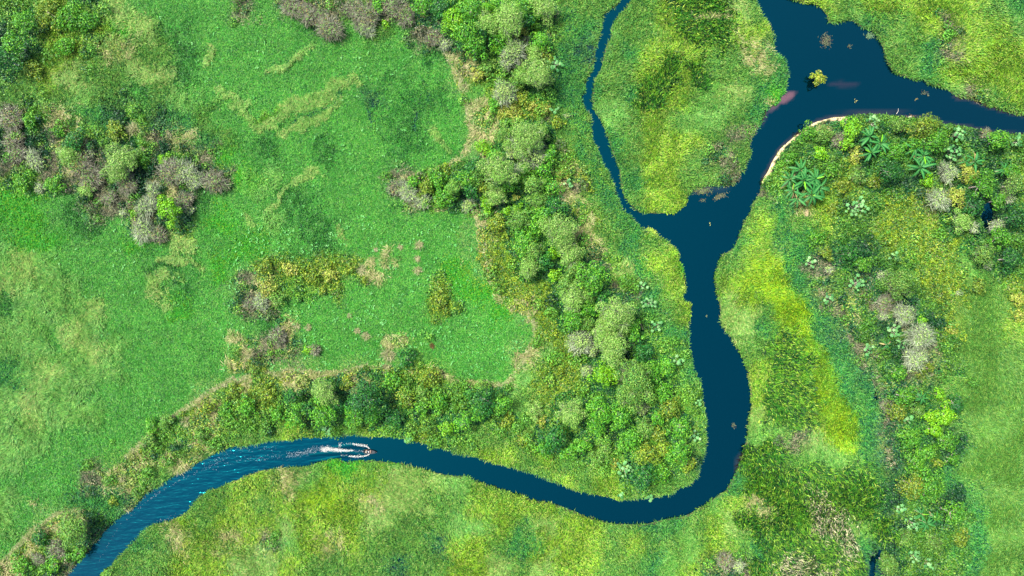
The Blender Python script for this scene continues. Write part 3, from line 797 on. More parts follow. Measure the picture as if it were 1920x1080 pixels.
# vegetation rim at the water is greener and lusher than inland
N = len(x)
mf = mean_field(x, y)
flow = fbm(x, y, 16, 13, 2) * math.pi * 5
clump = vn(x, y, 1.1, 14)                      # patches a metre across share a hue
patch = fbm(x, y, 5, 15, 2)
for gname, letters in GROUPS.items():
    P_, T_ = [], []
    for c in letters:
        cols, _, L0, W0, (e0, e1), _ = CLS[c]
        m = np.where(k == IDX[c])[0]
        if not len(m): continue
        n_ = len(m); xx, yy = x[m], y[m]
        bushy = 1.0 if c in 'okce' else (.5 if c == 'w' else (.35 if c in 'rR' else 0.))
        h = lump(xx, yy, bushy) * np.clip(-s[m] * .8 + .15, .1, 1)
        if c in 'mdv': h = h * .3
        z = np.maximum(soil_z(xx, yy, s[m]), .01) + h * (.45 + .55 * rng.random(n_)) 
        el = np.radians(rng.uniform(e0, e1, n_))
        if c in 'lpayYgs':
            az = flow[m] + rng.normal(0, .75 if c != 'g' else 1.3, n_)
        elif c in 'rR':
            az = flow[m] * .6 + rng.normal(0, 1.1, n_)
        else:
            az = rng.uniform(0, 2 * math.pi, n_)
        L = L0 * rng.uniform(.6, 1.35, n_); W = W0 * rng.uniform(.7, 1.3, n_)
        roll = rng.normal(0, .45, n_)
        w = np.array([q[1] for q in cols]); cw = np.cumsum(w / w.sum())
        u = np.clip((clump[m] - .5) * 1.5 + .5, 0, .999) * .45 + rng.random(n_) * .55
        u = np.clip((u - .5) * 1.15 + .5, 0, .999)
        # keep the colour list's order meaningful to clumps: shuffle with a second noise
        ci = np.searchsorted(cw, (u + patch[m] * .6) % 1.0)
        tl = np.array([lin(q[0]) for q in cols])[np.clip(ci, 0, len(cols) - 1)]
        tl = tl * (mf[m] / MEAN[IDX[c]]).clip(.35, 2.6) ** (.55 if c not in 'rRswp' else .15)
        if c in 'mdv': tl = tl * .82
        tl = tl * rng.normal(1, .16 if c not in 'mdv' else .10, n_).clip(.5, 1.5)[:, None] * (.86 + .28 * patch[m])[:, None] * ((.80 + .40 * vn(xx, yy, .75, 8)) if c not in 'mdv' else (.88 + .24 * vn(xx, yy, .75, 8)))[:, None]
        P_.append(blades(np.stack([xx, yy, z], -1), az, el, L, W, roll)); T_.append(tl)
    if gname == 'undergrowth':
        # low bushes grown together: leaves over thousands of small uneven domes
        NL = 16000; lx = rng.uniform(-148, 148, NL); ly = rng.uniform(-89, 89, NL); lr = rng.random(NL); lk = cls_at(lx, ly, lr)
        pk = np.array([{'c': .8, 'e': .8, 'k': .35, 'o': .55, 'w': .25, 's': .05}.get(c_, 0) for c_ in LET])[lk]
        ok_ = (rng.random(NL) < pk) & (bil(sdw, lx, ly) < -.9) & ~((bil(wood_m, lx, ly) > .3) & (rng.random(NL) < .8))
        lx, ly, lk = lx[ok_], ly[ok_], lk[ok_]; nL = len(lx)
        R_ = rng.uniform(.6, 1.7, nL) * np.where(lk == IDX['o'], .7, 1)
        lpx, lpy = lx / S + 960, 540 - ly / S
        wood = ((lpx > 850) & (lpx < 1330) & (lpy < 900)) | ((lpx > 480) & (lpx < 960) & (lpy > 700) & (lpy < 830))
        R_ = R_ * np.where(wood & (lk != IDX['o']), 1.3, 1); n_each = np.maximum(14, (R_ ** 2 * 52)).astype(int)
        rep = np.repeat(np.arange(nL), n_each); q_ = len(rep)
        v = rng.normal(0, 1, (q_, 3)); v[:, 2] = np.abs(v[:, 2]) - .1; v = unit(v)
        rad = R_[rep] * (1 - .3 * rng.random(q_) ** 2) * (1 + .2 * np.sin(v[:, 0] * 6 + rep) * np.cos(v[:, 1] * 6 + rep))
        zb = rng.uniform(.2, 1.3, nL) * np.clip(R_, .6, 1.3)
        p = np.stack([lx[rep], ly[rep], zb[rep]], -1) + v * rad[:, None] * [1, 1, .8]; p[:, 2] = np.maximum(p[:, 2], .2)
        nn = unit(v + rng.normal(0, .6, (q_, 3))); t1 = unit(np.cross(nn, rng.normal(0, 1, (q_, 3)))); t2 = np.cross(nn, t1)
        LL = .46 * rng.uniform(.6, 1.3, q_)[:, None]; WW = .34 * rng.uniform(.6, 1.3, q_)[:, None]
        P_.append(np.stack([p - t1 * LL / 2, p + t2 * WW / 2, p + t1 * LL / 2, p - t2 * WW / 2], 1).reshape(-1, 3))
        pals = {c_: (np.array([lin(a_[0]) for a_ in CLS[c_][0]]), np.cumsum([a_[1] for a_ in CLS[c_][0]]) / sum(a_[1] for a_ in CLS[c_][0])) for c_ in 'ckowe'}
        hue = rng.random(nL); tl = np.zeros((q_, 3)); uu = (hue[rep] * .55 + rng.random(q_) * .45)
        for c_ in 'ckowe':
            mm = lk[rep] == IDX[c_]; tl[mm] = pals[c_][0][np.clip(np.searchsorted(pals[c_][1], uu[mm]), 0, len(pals[c_][0]) - 1)]
        mm = lk[rep] == IDX['s']; tl[mm] = lin((150, 172, 100))
        if c in 'mdv': tl = tl * .82
        tl = tl * rng.normal(1.08, .13, nL).clip(.7, 1.5)[rep][:, None] * rng.normal(1, .12, q_).clip(.6, 1.4)[:, None]
        T_.append(tl)
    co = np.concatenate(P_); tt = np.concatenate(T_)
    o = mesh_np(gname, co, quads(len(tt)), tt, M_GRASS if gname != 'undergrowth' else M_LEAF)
    tag(o, {'floating_plants': 'bright green mat of floating leaves covering the flooded meadow',
            'marsh_grass': 'lime and green marsh grass along the river and over the island',
            'reeds': 'dark green tall reeds standing in dense beds on both banks',
            'dry_grass': 'straw coloured dry grass lining the meadow rim',
            'undergrowth': 'low tangled scrub between the trees'}[gname], None, None, 'stuff')
del P_, T_, co, tt

# ---------------------------------------------------------------- trees and bushes
def ribbon_tubes(p0, p1, p2, r0, r1):
    """three-sided tapered twigs through p0-p1-p2; arrays (n,3)"""
    n_ = len(p0)
    d = unit(p2 - p0); ref = np.tile([0.13, .21, .97], (n_, 1)); a1 = unit(np.cross(d, ref)); a2 = np.cross(d, a1)
    rings = []
    for p, r in ((p0, r0), (p1, (r0 + r1) / 2), (p2, r1)):
        for t in range(3):
            an = t * 2 * math.pi / 3
            rings.append(p + (a1 * math.cos(an) + a2 * math.sin(an)) * (r[:, None] if np.ndim(r) else r))
    co = np.stack(rings, 1)                      # n,9,3
    base = np.arange(n_)[:, None] * 9
    f = []
    for lv in (0, 3):
        for t in range(3):
            t2 = (t + 1) % 3
            f.append(np.concatenate([base + lv + t, base + lv + t2, base + lv + 3 + t2, base + lv + 3 + t], 1))
    F = np.stack(f, 1).reshape(-1, 4)
    return co.reshape(-1, 3), F, 6

def twigs(g, n_, R, H, reach=1.0, thick=.045, lobes=None):
    """branching twigs: from limb points outward and upward, curving"""
    if lobes is None: lobes = np.zeros((1, 4))
    li = g.integers(0, len(lobes), n_)
    c = lobes[li]
    az = g.uniform(0, 2 * math.pi, n_); rr = R * np.sqrt(g.random(n_)) * .55
    p0 = np.stack([np.cos(az) * rr * .5, np.sin(az) * rr * .5, H * g.uniform(.35, .8, n_)], -1)
    p0[:, :2] += c[:, :2] * .62
    az2 = az + g.normal(0, .7, n_); L = R * g.uniform(.3, .85, n_) * reach
    p2 = p0 + np.stack([np.cos(az2) * L, np.sin(az2) * L, L * g.uniform(-.05, .75, n_)], -1)
    rad = np.linalg.norm(p2[:, :2] - c[:, :2] * .8, axis=1)
    lim = R * (.95 + .28 * np.sin(3 * az2 + c[:, 0]) + .2 * np.sin(5 * az2 + 2 * c[:, 1]) + g.normal(0, .18, n_))
    f = np.minimum(1, lim / np.maximum(rad, .01))[:, None]
    p2[:, :2] = c[:, :2] * .8 + (p2[:, :2] - c[:, :2] * .8) * f
    dome = H * (1.0 - .45 * (np.minimum(rad, R) / R) ** 2)
    p2[:, 2] = np.minimum(p2[:, 2], dome + .25)
    p1 = (p0 + p2) / 2 + g.normal(0, .14 * R / 3, (n_, 3))
    return ribbon_tubes(p0, p1, p2, np.full(n_, thick) * g.uniform(.7, 1.6, n_), thick * .4)

# kind: (name, category, height factor, height min, leaf L, leaf W, coverage, twig count per m2, n lobes, palette, twig palette, lump factor)
KIND = {
 'G': ('tree', 'tree', 1.35, 2.2, .43, .32, 2.8, 0, (6, 10), [((96,182,42),4),((72,160,46),3),((128,204,56),2.4),((40,120,50),1.5),((160,214,76),.8)], None),
 'D': ('tree', 'tree', 1.35, 2.2, .43, .33, 2.7, 0, (6, 10), [((46,132,50),4),((30,108,54),3),((76,158,54),2),((14,80,56),2.0),((116,178,60),.5)], None),
 'L': ('tree', 'tree', 1.25, 2.0, .43, .33, 3.0, 0, (5, 8), [((130,204,24),4),((104,188,28),3),((156,216,44),2),((76,160,34),1.3)], None),
 'Q': ('islet_tree', 'tree', .8, 2.0, .36, .30, 3.6, 4, (7, 9), [((176,196,48),4),((140,176,42),3),((204,206,84),1.6),((88,138,44),1.6)], [((170,160,120),1)]),
 'M': ('tree', 'tree', 1.35, 2.2, .36, .25, 3.0, 7, (5, 9), [((118,180,70),4),((90,160,68),3),((150,198,96),2.2),((56,126,64),1.4)], [((176,184,148),2),((140,150,116),1)]),
 'P': ('pale_tree', 'tree', 1.4, 2.6, .29, .19, 3.0, 8, (6, 10), [((146,206,98),4),((116,184,76),3),((184,222,140),2.4),((72,142,58),2.0)], [((226,238,206),3),((180,200,160),2)]),
 'W': ('leafless_bush', 'bush', 1.25, 1.8, .34, .24, .55, 22, (5, 8), [((160,196,120),2),((112,160,90),2)], [((212,220,200),4),((176,184,164),3),((120,130,112),2.2)]),
 'U': ('leafless_bush', 'bush', 1.2, 1.6, .34, .24, .50, 22, (5, 8), [((100,150,76),3),((140,132,84),1.5)], [((172,166,156),4),((130,126,116),3),((206,200,188),1.8),((86,84,72),1.8)]),
 'O': ('bush', 'bush', 1.05, 1.5, .46, .34, 2.8, 1, (5, 9), [((134,174,50),4),((104,154,52),3),((166,188,62),2),((68,124,52),1.8)], [((150,140,120),1)]),
 'Y': ('yellow_bush', 'bush', 1.0, 1.4, .40, .30, 2.7, 3, (5, 8), [((172,194,84),4),((202,208,116),2),((146,180,66),3),((96,150,56),1.8),((206,208,160),1)], [((196,192,168),1)]),
}
BUSH_CATS = {'bush', 'shrub', 'twigs', 'tuft'}
M_LIMB = flat_mat('limb_bark', (.22, .19, .15), .9)

def pick(g, pal, n_, u=None, lin=lin):
    w = np.array([q[1] for q in pal], float); cw = np.cumsum(w / w.sum())
    u = g.random(n_) if u is None else u
    return np.array([lin(q[0]) for q in pal])[np.clip(np.searchsorted(cw, u), 0, len(pal) - 1)]

def tubes_mesh(segs, sides=6):
    """segs: list of (points list, radii list) -> merged coords, faces"""
    co, fs = [], []
    for pts, rad in segs:
        b0 = len(co)
        for i, p in enumerate(pts):
            p = Vector(p); d = (Vector(pts[min(i + 1, len(pts) - 1)]) - Vector(pts[max(i - 1, 0)])).normalized()
            a1 = d.orthogonal().normalized(); a2 = d.cross(a1)
            for t in range(sides):
                an = 2 * math.pi * t / sides
                co.append(p + (a1 * math.cos(an) + a2 * math.sin(an)) * rad[i])
        for i in range(len(pts) - 1):
            for t in range(sides):
                t2 = (t + 1) % sides
                fs.append((b0 + i * sides + t, b0 + i * sides + t2, b0 + (i + 1) * sides + t2, b0 + (i + 1) * sides + t))
    return np.array([tuple(c) for c in co]), np.array(fs)

def place(X0, Y0, h):
    """plan position of something whose crown sits h above the water"""
    x0, y0 = px(X0, Y0); f = 1 - h / CAM_H
    return x0 * f, y0 * f

def make_plant(i, X0, Y0, R0, kd, label):
    g = np.random.default_rng(1000 + i)
    name, cat, hf, hmin, LL, LW, cov, tw, (l0, l1), pal, tpal = KIND[kd]
    word = label.split(',')[0]
    bush = any((' ' + b_) in (' ' + label) for b_ in ('bush', 'shrub', 'twigs', 'tuft'))
    if bush: hf *= .72; cat = 'bush'
    elif cat == 'bush' and kd in 'WU': cat = 'tree'
    if kd in 'GDLMO': name = 'green_bush' if bush else 'green_tree'
    if kd == 'P' and bush: name = 'pale_bush'
    if kd in 'WU' and not bush: name = 'leafless_tree'
    R = R0 * S * ((1.24 if kd not in 'LQ' else 1.1) + (.12 if 850 < X0 < 1340 and kd in 'GPMD' else 0)); H = max(hmin * (.7 if bush else 1), R * hf * (1.4 if not bush else 1)) * g.uniform(.9, 1.15) + .4
    x0, y0 = place(X0, Y0, H * .8)
    root = empty(name, (x0, y0, .1), g.uniform(0, 6.28)); ecc = g.uniform(.74, 1.0)
    root.scale = (1 / ecc ** .5, ecc ** .5, 1)
    nl = int(g.integers(l0, l1 + 1)) + int(R > 3) * 3
    # lobes: positions and radii inside an uneven outline
    th = g.uniform(0, 2 * math.pi); lob = [[0, 0, H * .72, R * .55]]
    for q in range(nl):
        an = th + q * 2.399963; rr = R * math.sqrt((q + .8) / nl) * .80 * g.uniform(.78, 1.2)
        rl = R * g.uniform(.22, .40)
        lob.append([math.cos(an) * rr * g.uniform(.85, 1.15), math.sin(an) * rr, H * (.80 - .30 * (rr / R) ** 2) * g.uniform(.85, 1.08), rl])
    lob = np.array(lob)
    co, fc, tt = [], [], []
    area = math.pi * R * R
    if kd == 'W' and 850 < X0 < 1340: cov = 1.5
    n_ = int(area * cov / (LL * LW * .5) * .62)
    if n_ > 20:
        pr = lob[:, 3] ** 2; li = g.choice(len(lob), n_, p=pr / pr.sum())
        c = lob[li]
        v = unit(g.normal(0, 1, (n_, 3))); v[:, 2] = np.abs(v[:, 2]) * 1.0 - .12
        v = unit(v)
        fine = g.normal(0, .07, (n_, 3))
        rad = c[:, 3:4] * (1 - .30 * g.random((n_, 1)) ** 2) * (1 + .16 * np.sin(v[:, :1] * 7 + c[:, :1] * 5) * np.cos(v[:, 1:2] * 7))
        p = c[:, :3] + v * rad * np.array([1, 1, .82]) + fine
        p[:, 2] = np.maximum(p[:, 2], .25)
        nrm = unit(v + g.normal(0, .55, (n_, 3)) + np.array([0, 0, .25]))
        t1 = unit(np.cross(nrm, g.normal(0, 1, (n_, 3)))); t2 = np.cross(nrm, t1)
        L = LL * g.uniform(.6, 1.3, n_)[:, None]; W = LW * g.uniform(.6, 1.3, n_)[:, None]
        q = np.stack([p - t1 * L / 2, p + t2 * W / 2, p + t1 * L / 2, p - t2 * W / 2], 1).reshape(-1, 3)
        lobe_hue = g.random(len(lob))[li]
        u = np.clip(lobe_hue * .35 + g.random(n_) * .65, 0, .999)
        tn = pick(g, pal, n_, u) * g.normal(1, .13, n_).clip(.6, 1.5)[:, None] * (g.normal(1, .07, len(lob))[li])[:, None]
        co.append(q); fc.append(quads(n_)); tt.append(tn)
    if kd in 'GDMO' and X0 > 1440 and tt: tt[0] = tt[0] * np.array((.80, .78, .8))
    if tw:
        nt_ = int(area * tw); 
        q, f, per = twigs(g, nt_, R * (.80 if kd in 'WU' else .5), H * .92, 1.0, .055 if kd in 'WU' else .045, lob)
        if kd not in 'WU': q[:, 2] += .12
        off = sum(len(a_) for a_ in co)
        tn = np.repeat(pick(g, tpal, nt_, None, linw) * g.normal(1, .12, nt_).clip(.6, 1.4)[:, None], per, 0)
        co.append(q); fc.append(f + off); tt.append(tn)
    part = 'crown' if not (kd in 'WU') else 'branches'
    mesh_np(part, np.concatenate(co), np.concatenate(fc), np.concatenate(tt), M_LEAF if kd not in 'WU' else M_TWIG, root)
    # trunk with limbs into the lobes
    tr = max(.07, R * .055)
    top = Vector((g.normal(0, .15), g.normal(0, .15), H * .5))
    segs = [([(0, 0, -.4), (top.x * .4, top.y * .4, H * .22), tuple(top)], [tr * 1.3, tr, tr * .75])]
    for b_ in lob[1:1 + min(6, nl)]:
        e = Vector(b_[:3]); m_ = top.lerp(e, .5) + Vector((0, 0, -.12 * R))
        segs.append(([tuple(top), tuple(m_), tuple(e)], [tr * .6, tr * .42, tr * .2]))
    cs, fs = tubes_mesh(segs, 5)
    t_ = mesh_np('trunk', cs, fs, None, M_LIMB, root, smooth=True)
    tag(root, label, cat)
    return root

def broad(i, X0, Y0, R0, label):
    """pale broad-leaved plant: a few stems carrying rosettes of big lobed leaves"""
    g = np.random.default_rng(4000 + i)
    R = R0 * S; H = 1.6 + R * .8
    x0, y0 = place(X0, Y0, H)
    root = empty('broad_leaved_plant', (x0, y0, .1))
    pal = [((118,190,128),4),((96,172,110),3),((146,208,150),2),((74,150,92),1.4)]
    co, fc, tt, segs = [], [], [], []
    n_r = max(5, int(R * R * 3.2)); off = 0
    for q in range(n_r):
        an = q * 2.399963 + g.normal(0, .3); rr = R * math.sqrt((q + .5) / n_r) * g.uniform(.8, 1.1)
        cz = H * (1 - .25 * (rr / R) ** 2) * g.uniform(.75, 1.05)
        cc = np.array([math.cos(an) * rr, math.sin(an) * rr, cz])
        col = pick(g, pal, 1)[0] * g.uniform(.85, 1.15)
        rl = g.uniform(.38, .62); nlv = int(g.integers(5, 8)); a0 = g.random() * 6
        tilt = unit(np.array([g.normal(0, .3), g.normal(0, .3), 1.0]))
        for k_ in range(nlv):
            aa = a0 + k_ * 2 * math.pi / nlv; d = np.array([math.cos(aa), math.sin(aa), 0.]); d -= tilt * d.dot(tilt); d = unit(d)
            sd_ = np.cross(tilt, d); w = rl * .34
            co.append(np.array([cc, cc + d * rl * .55 + sd_ * w + tilt * .03, cc + d * rl - tilt * .10, cc + d * rl * .55 - sd_ * w + tilt * .03]))
            fc.append([off, off + 1, off + 2, off + 3]); off += 4; tt.append(col * g.uniform(.85, 1.15))
        if q % 2 == 0: segs.append(([(0, 0, -.2), (cc[0] * .5, cc[1] * .5, cz * .55), tuple(cc)], [.09, .06, .03]))
    mesh_np('leaves', np.concatenate(co), np.array(fc), np.array(tt), M_LEAF, root)
    cs, fs = tubes_mesh(segs, 5); mesh_np('stem', cs, fs, None, M_LIMB, root, smooth=True)
    tag(root, label, 'plant')

for i, ln in enumerate(TREES.strip().split('\n')):
    h_, lb = ln.split('|'); X0, Y0, R0, kd = h_.split(); X0, Y0, R0 = float(X0), float(Y0), float(R0)
    if R0 <= 0: continue
    if kd == 'B': broad(i, X0, Y0, R0, lb.strip())
    else: make_plant(i, X0, Y0, R0, kd, lb.strip())

# ---------------------------------------------------------------- banana plants
M_BAN = attr_mat('banana_leaf', .6, .15, .2)
def banana_leaf_mesh(name, L, W, droop, cols, g):
    n_ = 9; co, fs, tn = [], [], []
    for k_ in range(n_ + 1):
        t = k_ / n_
        xx = L * (t - .10 * t * t * droop); zz = L * (.42 * t - droop * .55 * t * t)
        w = W * (.10 + 1.0 * math.sin(math.pi * min(1, .08 + t * .92)) ** .55) if t < .99 else W * .12
        if t < .12: w = W * .08
        jag = g.uniform(.86, 1.08)
        for sx, dz in ((-1, .10), (-.11, 0), (.11, 0), (1, .10)):
            co.append((xx, sx * w * .5 * jag, zz + (dz * w if abs(sx) == 1 else .02)))
        if k_:
            b_ = (k_ - 1) * 4
            for q, c in ((0, 0), (1, 1), (2, 0)):
                fs.append((b_ + q, b_ + q + 1, b_ + q + 5, b_ + q + 4)); tn.append(np.array(cols[c]) * g.uniform(.88, 1.12))
    me = mesh_np(name, np.array(co), np.array(fs), np.array(tn), M_BAN)
    return me
gb = np.random.default_rng(55)
BG, BR, BL_, BY = lin((34, 118, 62)), lin((120, 182, 100)), lin((120, 200, 40)), lin((176, 166, 130))
protos = [banana_leaf_mesh('leaf', 3.1, .50, d_, c_, gb) for d_, c_ in ((1.0, (BG, BR)), (.6, (BG * 1.15, BR)), (1.35, (BG * .85, BR * .9)), (.35, (BL_, BL_ * 1.1)), (1.5, (BY, BY * 1.1)))]
meshes = [p.data for p in protos]
for p in protos: bpy.data.objects.remove(p)
def banana(X0, Y0, R0, label, nl=9, young=True, dead=0, seed=0):
    g = np.random.default_rng(seed + 77)
    H = 3.3 + .3 * R0 / 24; x0, y0 = place(X0, Y0, H + .5)
    root = empty('banana_plant', (x0, y0, .1))
    cs, fs = tubes_mesh([([(0, 0, -.3), (.03, .02, H * .5), (0, 0, H)], [.22, .18, .12])], 8)
    mesh_np('stem', cs, fs, None, M_STEM, root, smooth=True)
    sc = R0 * S / 2.95
    nl += 2
    for q in range(nl):
        k_ = int(g.choice([0, 1, 2])); 
        if q == nl - 1 and young: k_ = 3
        if q < dead: k_ = 4
        o = bpy.data.objects.new('leaf', meshes[k_]); C.objects.link(o); o.parent = root
        o.location = (0, 0, H - .05 - (.35 if k_ == 4 else 0) + .03 * q)
        o.rotation_euler = (g.normal(0, .18), g.normal(0, .12), q * 2.399963 * (1.0) + g.normal(0, .25) + seed)
        f = sc * g.uniform(.82, 1.12) * (.7 if k_ == 3 else 1); o.scale = (f, f * g.uniform(.85, 1.15), f)
    tag(root, label, 'banana plant', 'banana plants on the right bank')
M_STEM = flat_mat('banana_stem', (.16, .22, .09), .7)
for j, a in enumerate([
 (1502, 318, 22, 'topmost banana plant of the large clump behind the sand strip', 9, False, 1),
 (1482, 336, 22, 'banana plant on the river side of the large clump behind the sand strip', 8, False, 2),
 (1508, 338, 24, 'banana plant in the middle of the large clump, shadowed gap beside it', 8, True, 0),
 (1530, 335, 22, 'banana plant at the upper right of the large clump', 8, True, 0),
 (1537, 352, 24, 'banana plant with the widest fan, right side of the large clump', 10, False, 0),
 (1488, 357, 20, 'banana plant with a bright young leaf at the lower left of the large clump', 8, True, 2),
 (1496, 372, 20, 'lowest banana plant of the large clump, near the bare sandy spot', 7, False, 2),
 (1523, 366, 24, 'banana plant at the lower right of the large clump with a lime leaf', 9, True, 0),
 (1632, 256, 22, 'banana plant touching the vivid green tree on the point', 8, False, 0),
 (1652, 268, 24, 'banana plant with one lime leaf, upper right of the second clump', 9, True, 0),
 (1634, 286, 22, 'lowest banana plant of the second clump, star shaped', 9, True, 0),
 (1716, 278, 22, 'upper banana plant of the tall pair in the shade', 8, False, 1),
 (1733, 292, 22, 'banana plant in the middle of the tall pair, leaf tips browned', 9, True, 1),
 (1726, 314, 26, 'lower banana plant of the tall pair, widest star of leaves', 11, False, 0),
 (1829, 303, 20, 'banana plant with erect leaves above the straw yellow tree', 10, False, 2),
 (1812, 302, 13, 'small banana plant in shade left of the erect-leaved one', 6, False, 0),
 (1884, 318, 16, 'small lone banana plant near the right edge', 7, False, 0),
 (1664, 646, 13, 'small banana plant with yellow dead leaf tips in the right bank scrub', 7, False, 3),
 (1729, 746, 15, 'small teal banana plant beside the lime crowns', 9, False, 0),
 (1729, 964, 16, 'banana plant with bright lime leaf, upper one of the lower clump', 7, True, 1),
 (1738, 982, 18, 'banana plant with a full star of leaves, lower one of the lower clump', 9, False, 0),
 (1756, 972, 16, 'dark banana plant, outermost of the lower clump', 7, False, 1)]):
    banana(*a, seed=j)

# ---------------------------------------------------------------- dry grass tussocks standing in the meadow
def tussock(X0, Y0, R0, label, i, dark=False):
    g = np.random.default_rng(900 + i); R = R0 * S
    x0, y0 = place(X0, Y0, .5); root_n = int(90 + R * 60)
    az = g.uniform(0, 2 * math.pi, root_n); el = np.radians(g.uniform(5, 60, root_n))
    p = np.stack([g.normal(0, R * .18, root_n), g.normal(0, R * .18, root_n), g.uniform(.1, .5, root_n)], -1)
    co = blades(p, az, el, R * g.uniform(.5, 1.05, root_n), np.full(root_n, .13), g.normal(0, .3, root_n))
    pal = [((192,198,172),4),((168,174,146),3),((138,172,104),2.2),((208,212,194),1.2)] if not dark else [((110,90,60),3),((140,120,84),2),((80,96,60),2)]
    tag(mesh_np('dry_grass_tussock', co, quads(root_n), pick(g, pal, root_n), M_GRASS, loc=(x0, y0, .1)), label, 'grass tussock', 'dry grass tussocks in the flooded meadow')
for i, a in enumerate([
 (785, 460, 11, 'straw tussock with long whiskers, upper one of the meadow row'),
 (751, 463, 7, 'small straw tussock left of the long-whiskered one'),
 (783, 485, 8, 'thin greyish tussock between two straw ones in the meadow row'),
 (783, 507, 10, 'pale straw tussock, lowest of the meadow row'),
 (670, 620, 8, 'small straw tussock in the lower meadow, left of a pair'),
 (687, 630, 10, 'wind-swept straw tussock in the lower meadow, right of a pair'),
 (810, 649, 7, 'dark brown tuft alone in the lower meadow', True),
 (556, 612, 10, 'star-shaped straw tussock near the brown leafless bush'),
 (578, 614, 9, 'second star-shaped straw tussock near the brown leafless bush'),
 (535, 612, 9, 'greenish straw tussock left of the star-shaped ones'),
 (703, 516, 6, 'tiny straw tuft right of the meadow scrub patch'),
 (677, 505, 13, 'slanting straw tuft at the end of the meadow scrub patch'),
 (728, 665, 17, 'large straw tussock above the riverside belt'),
 (725, 690, 13, 'straw tussock below the large one at the riverside belt'),
 (655, 592, 6, 'faint grey tuft in the middle of the lower meadow'),
 (705, 468, 6, 'faint brown tuft at the top of the lower meadow'),
 (95, 205, 14, 'fan of straw blades at the top of the grey thicket'),
 (250, 243, 17, 'tall fan of straw blades among green bushes in the thicket'),
 (280, 258, 17, 'spreading straw fan on the meadow side of the thicket'),
 (288, 340, 13, 'tan straw fan in the lower thicket'),
 (105, 222, 14, 'flattened straw mound at the top of the grey thicket'),
 (868, 128, 15, 'bleached straw fan on the bank of the upper meadow'),
 (857, 108, 12, 'bleached straw mound where the upper meadow bank begins'),
 (872, 165, 12, 'straw mound on the bank beside yellow shrubs'),
 (470, 665, 12, 'straw mound at the meadow corner, upper'),
 (478, 700, 13, 'straw mound at the meadow corner, lower'),
 (312, 860, 14, 'tan straw mound over the rippled reach'),
 (228, 895, 14, 'round straw mound on the meadow rim beyond the pond'),
 (350, 790, 14, 'straw mound on the meadow rim above the rippled reach'),
 (240, 952, 10, 'straw tuft on the water edge of the rippled reach'),
 (125, 965, 14, 'pinkish straw mound above the bottom left copse')]):
    tussock(*a[:4], i, dark=len(a) > 4)

# rim of dead stalks where forest meets the flooded meadow
g = np.random.default_rng(61)
LINES = [[(833,100),(848,125),(858,150),(868,175),(874,205),(882,235),(884,262),(870,290),(840,310),(815,318)],
         [(885,395),(898,420),(905,450),(910,490),(918,530)],[(990,590),(1003,615),(1000,640),(980,672),(962,705),(940,722),(905,715),(875,722)],
         [(440,720),(480,700),(520,705),(545,694),(600,703),(640,700),(690,688)],[(240,860),(290,815),(340,775),(400,735),(440,710)],[(0,1068),(60,1000),(110,965),(150,958)]]
P_, A_ = [], []
for ln in LINES:
    q = np.array(ln, float)
    for a, b in zip(q[:-1], q[1:]):
        m_ = int(np.linalg.norm(b - a) * 9); t = g.random((m_, 1)); pt = a + (b - a) * t + g.normal(0, 2.4, (m_, 2))
        w_, z_ = (pt[:, 0] - 960) * S, (540 - pt[:, 1]) * S
        P_.append(np.stack([w_, z_, g.uniform(.3, .8, m_)], -1)); A_.append(math.atan2(-(b - a)[1], (b - a)[0]) + math.pi / 2 + g.normal(0, .9, m_))
P_ = np.concatenate(P_); A_ = np.concatenate(A_); m_ = len(P_)
co = blades(P_, A_, np.radians(g.uniform(-5, 35, m_)), g.uniform(.5, 1.3, m_), np.full(m_, .12), g.normal(0, .4, m_))
tag(mesh_np('dead_stalks', co, quads(m_), pick(g, [((194,200,174),3),((168,176,146),3),((130,168,90),4.0),((210,214,196),.8)], m_), M_GRASS), 'narrow rim of bleached dead stalks round the meadow', None, None, 'stuff')

# broad floating leaves scattered on the meadow
m_ = 1700; xx = g.uniform(430, 985, m_); yy = g.uniform(420, 715, m_)
xx[:700] = g.uniform(0, 900, 700); yy[:700] = g.uniform(20, 760, 700)
w_, z_ = (xx - 960) * S, (540 - yy) * S
kk = cls_at(w_, z_, g.random(m_)); ok = np.isin(kk, [IDX['m'], IDX['v'], IDX['d']]) & (vn(w_, z_, 3.2, 3) > .52)
w_, z_ = w_[ok], z_[ok]; m_ = len(w_)
co = []
P3 = np.stack([w_, z_, np.full(m_, .85)], -1)
cc, ff, tt = [], [], []
for q in range(3):
    cc.append(blades(P3 + g.normal(0, .12, P3.shape) * [1, 1, .3], g.uniform(0, 6.28, m_), np.radians(g.uniform(0, 25, m_)), g.uniform(.3, .6, m_), g.uniform(.2, .36, m_), g.normal(0, .2, m_)))
    tt.append(pick(g, [((96,194,104),4),((80,182,88),3),((122,202,128),1.2)], m_))
cc = np.concatenate(cc)
tag(mesh_np('water_hyacinth_leaves', cc, quads(len(cc) // 4), np.concatenate(tt), M_LEAF), 'pale mint broad leaves dotted over the flooded meadow', None, None, 'stuff')

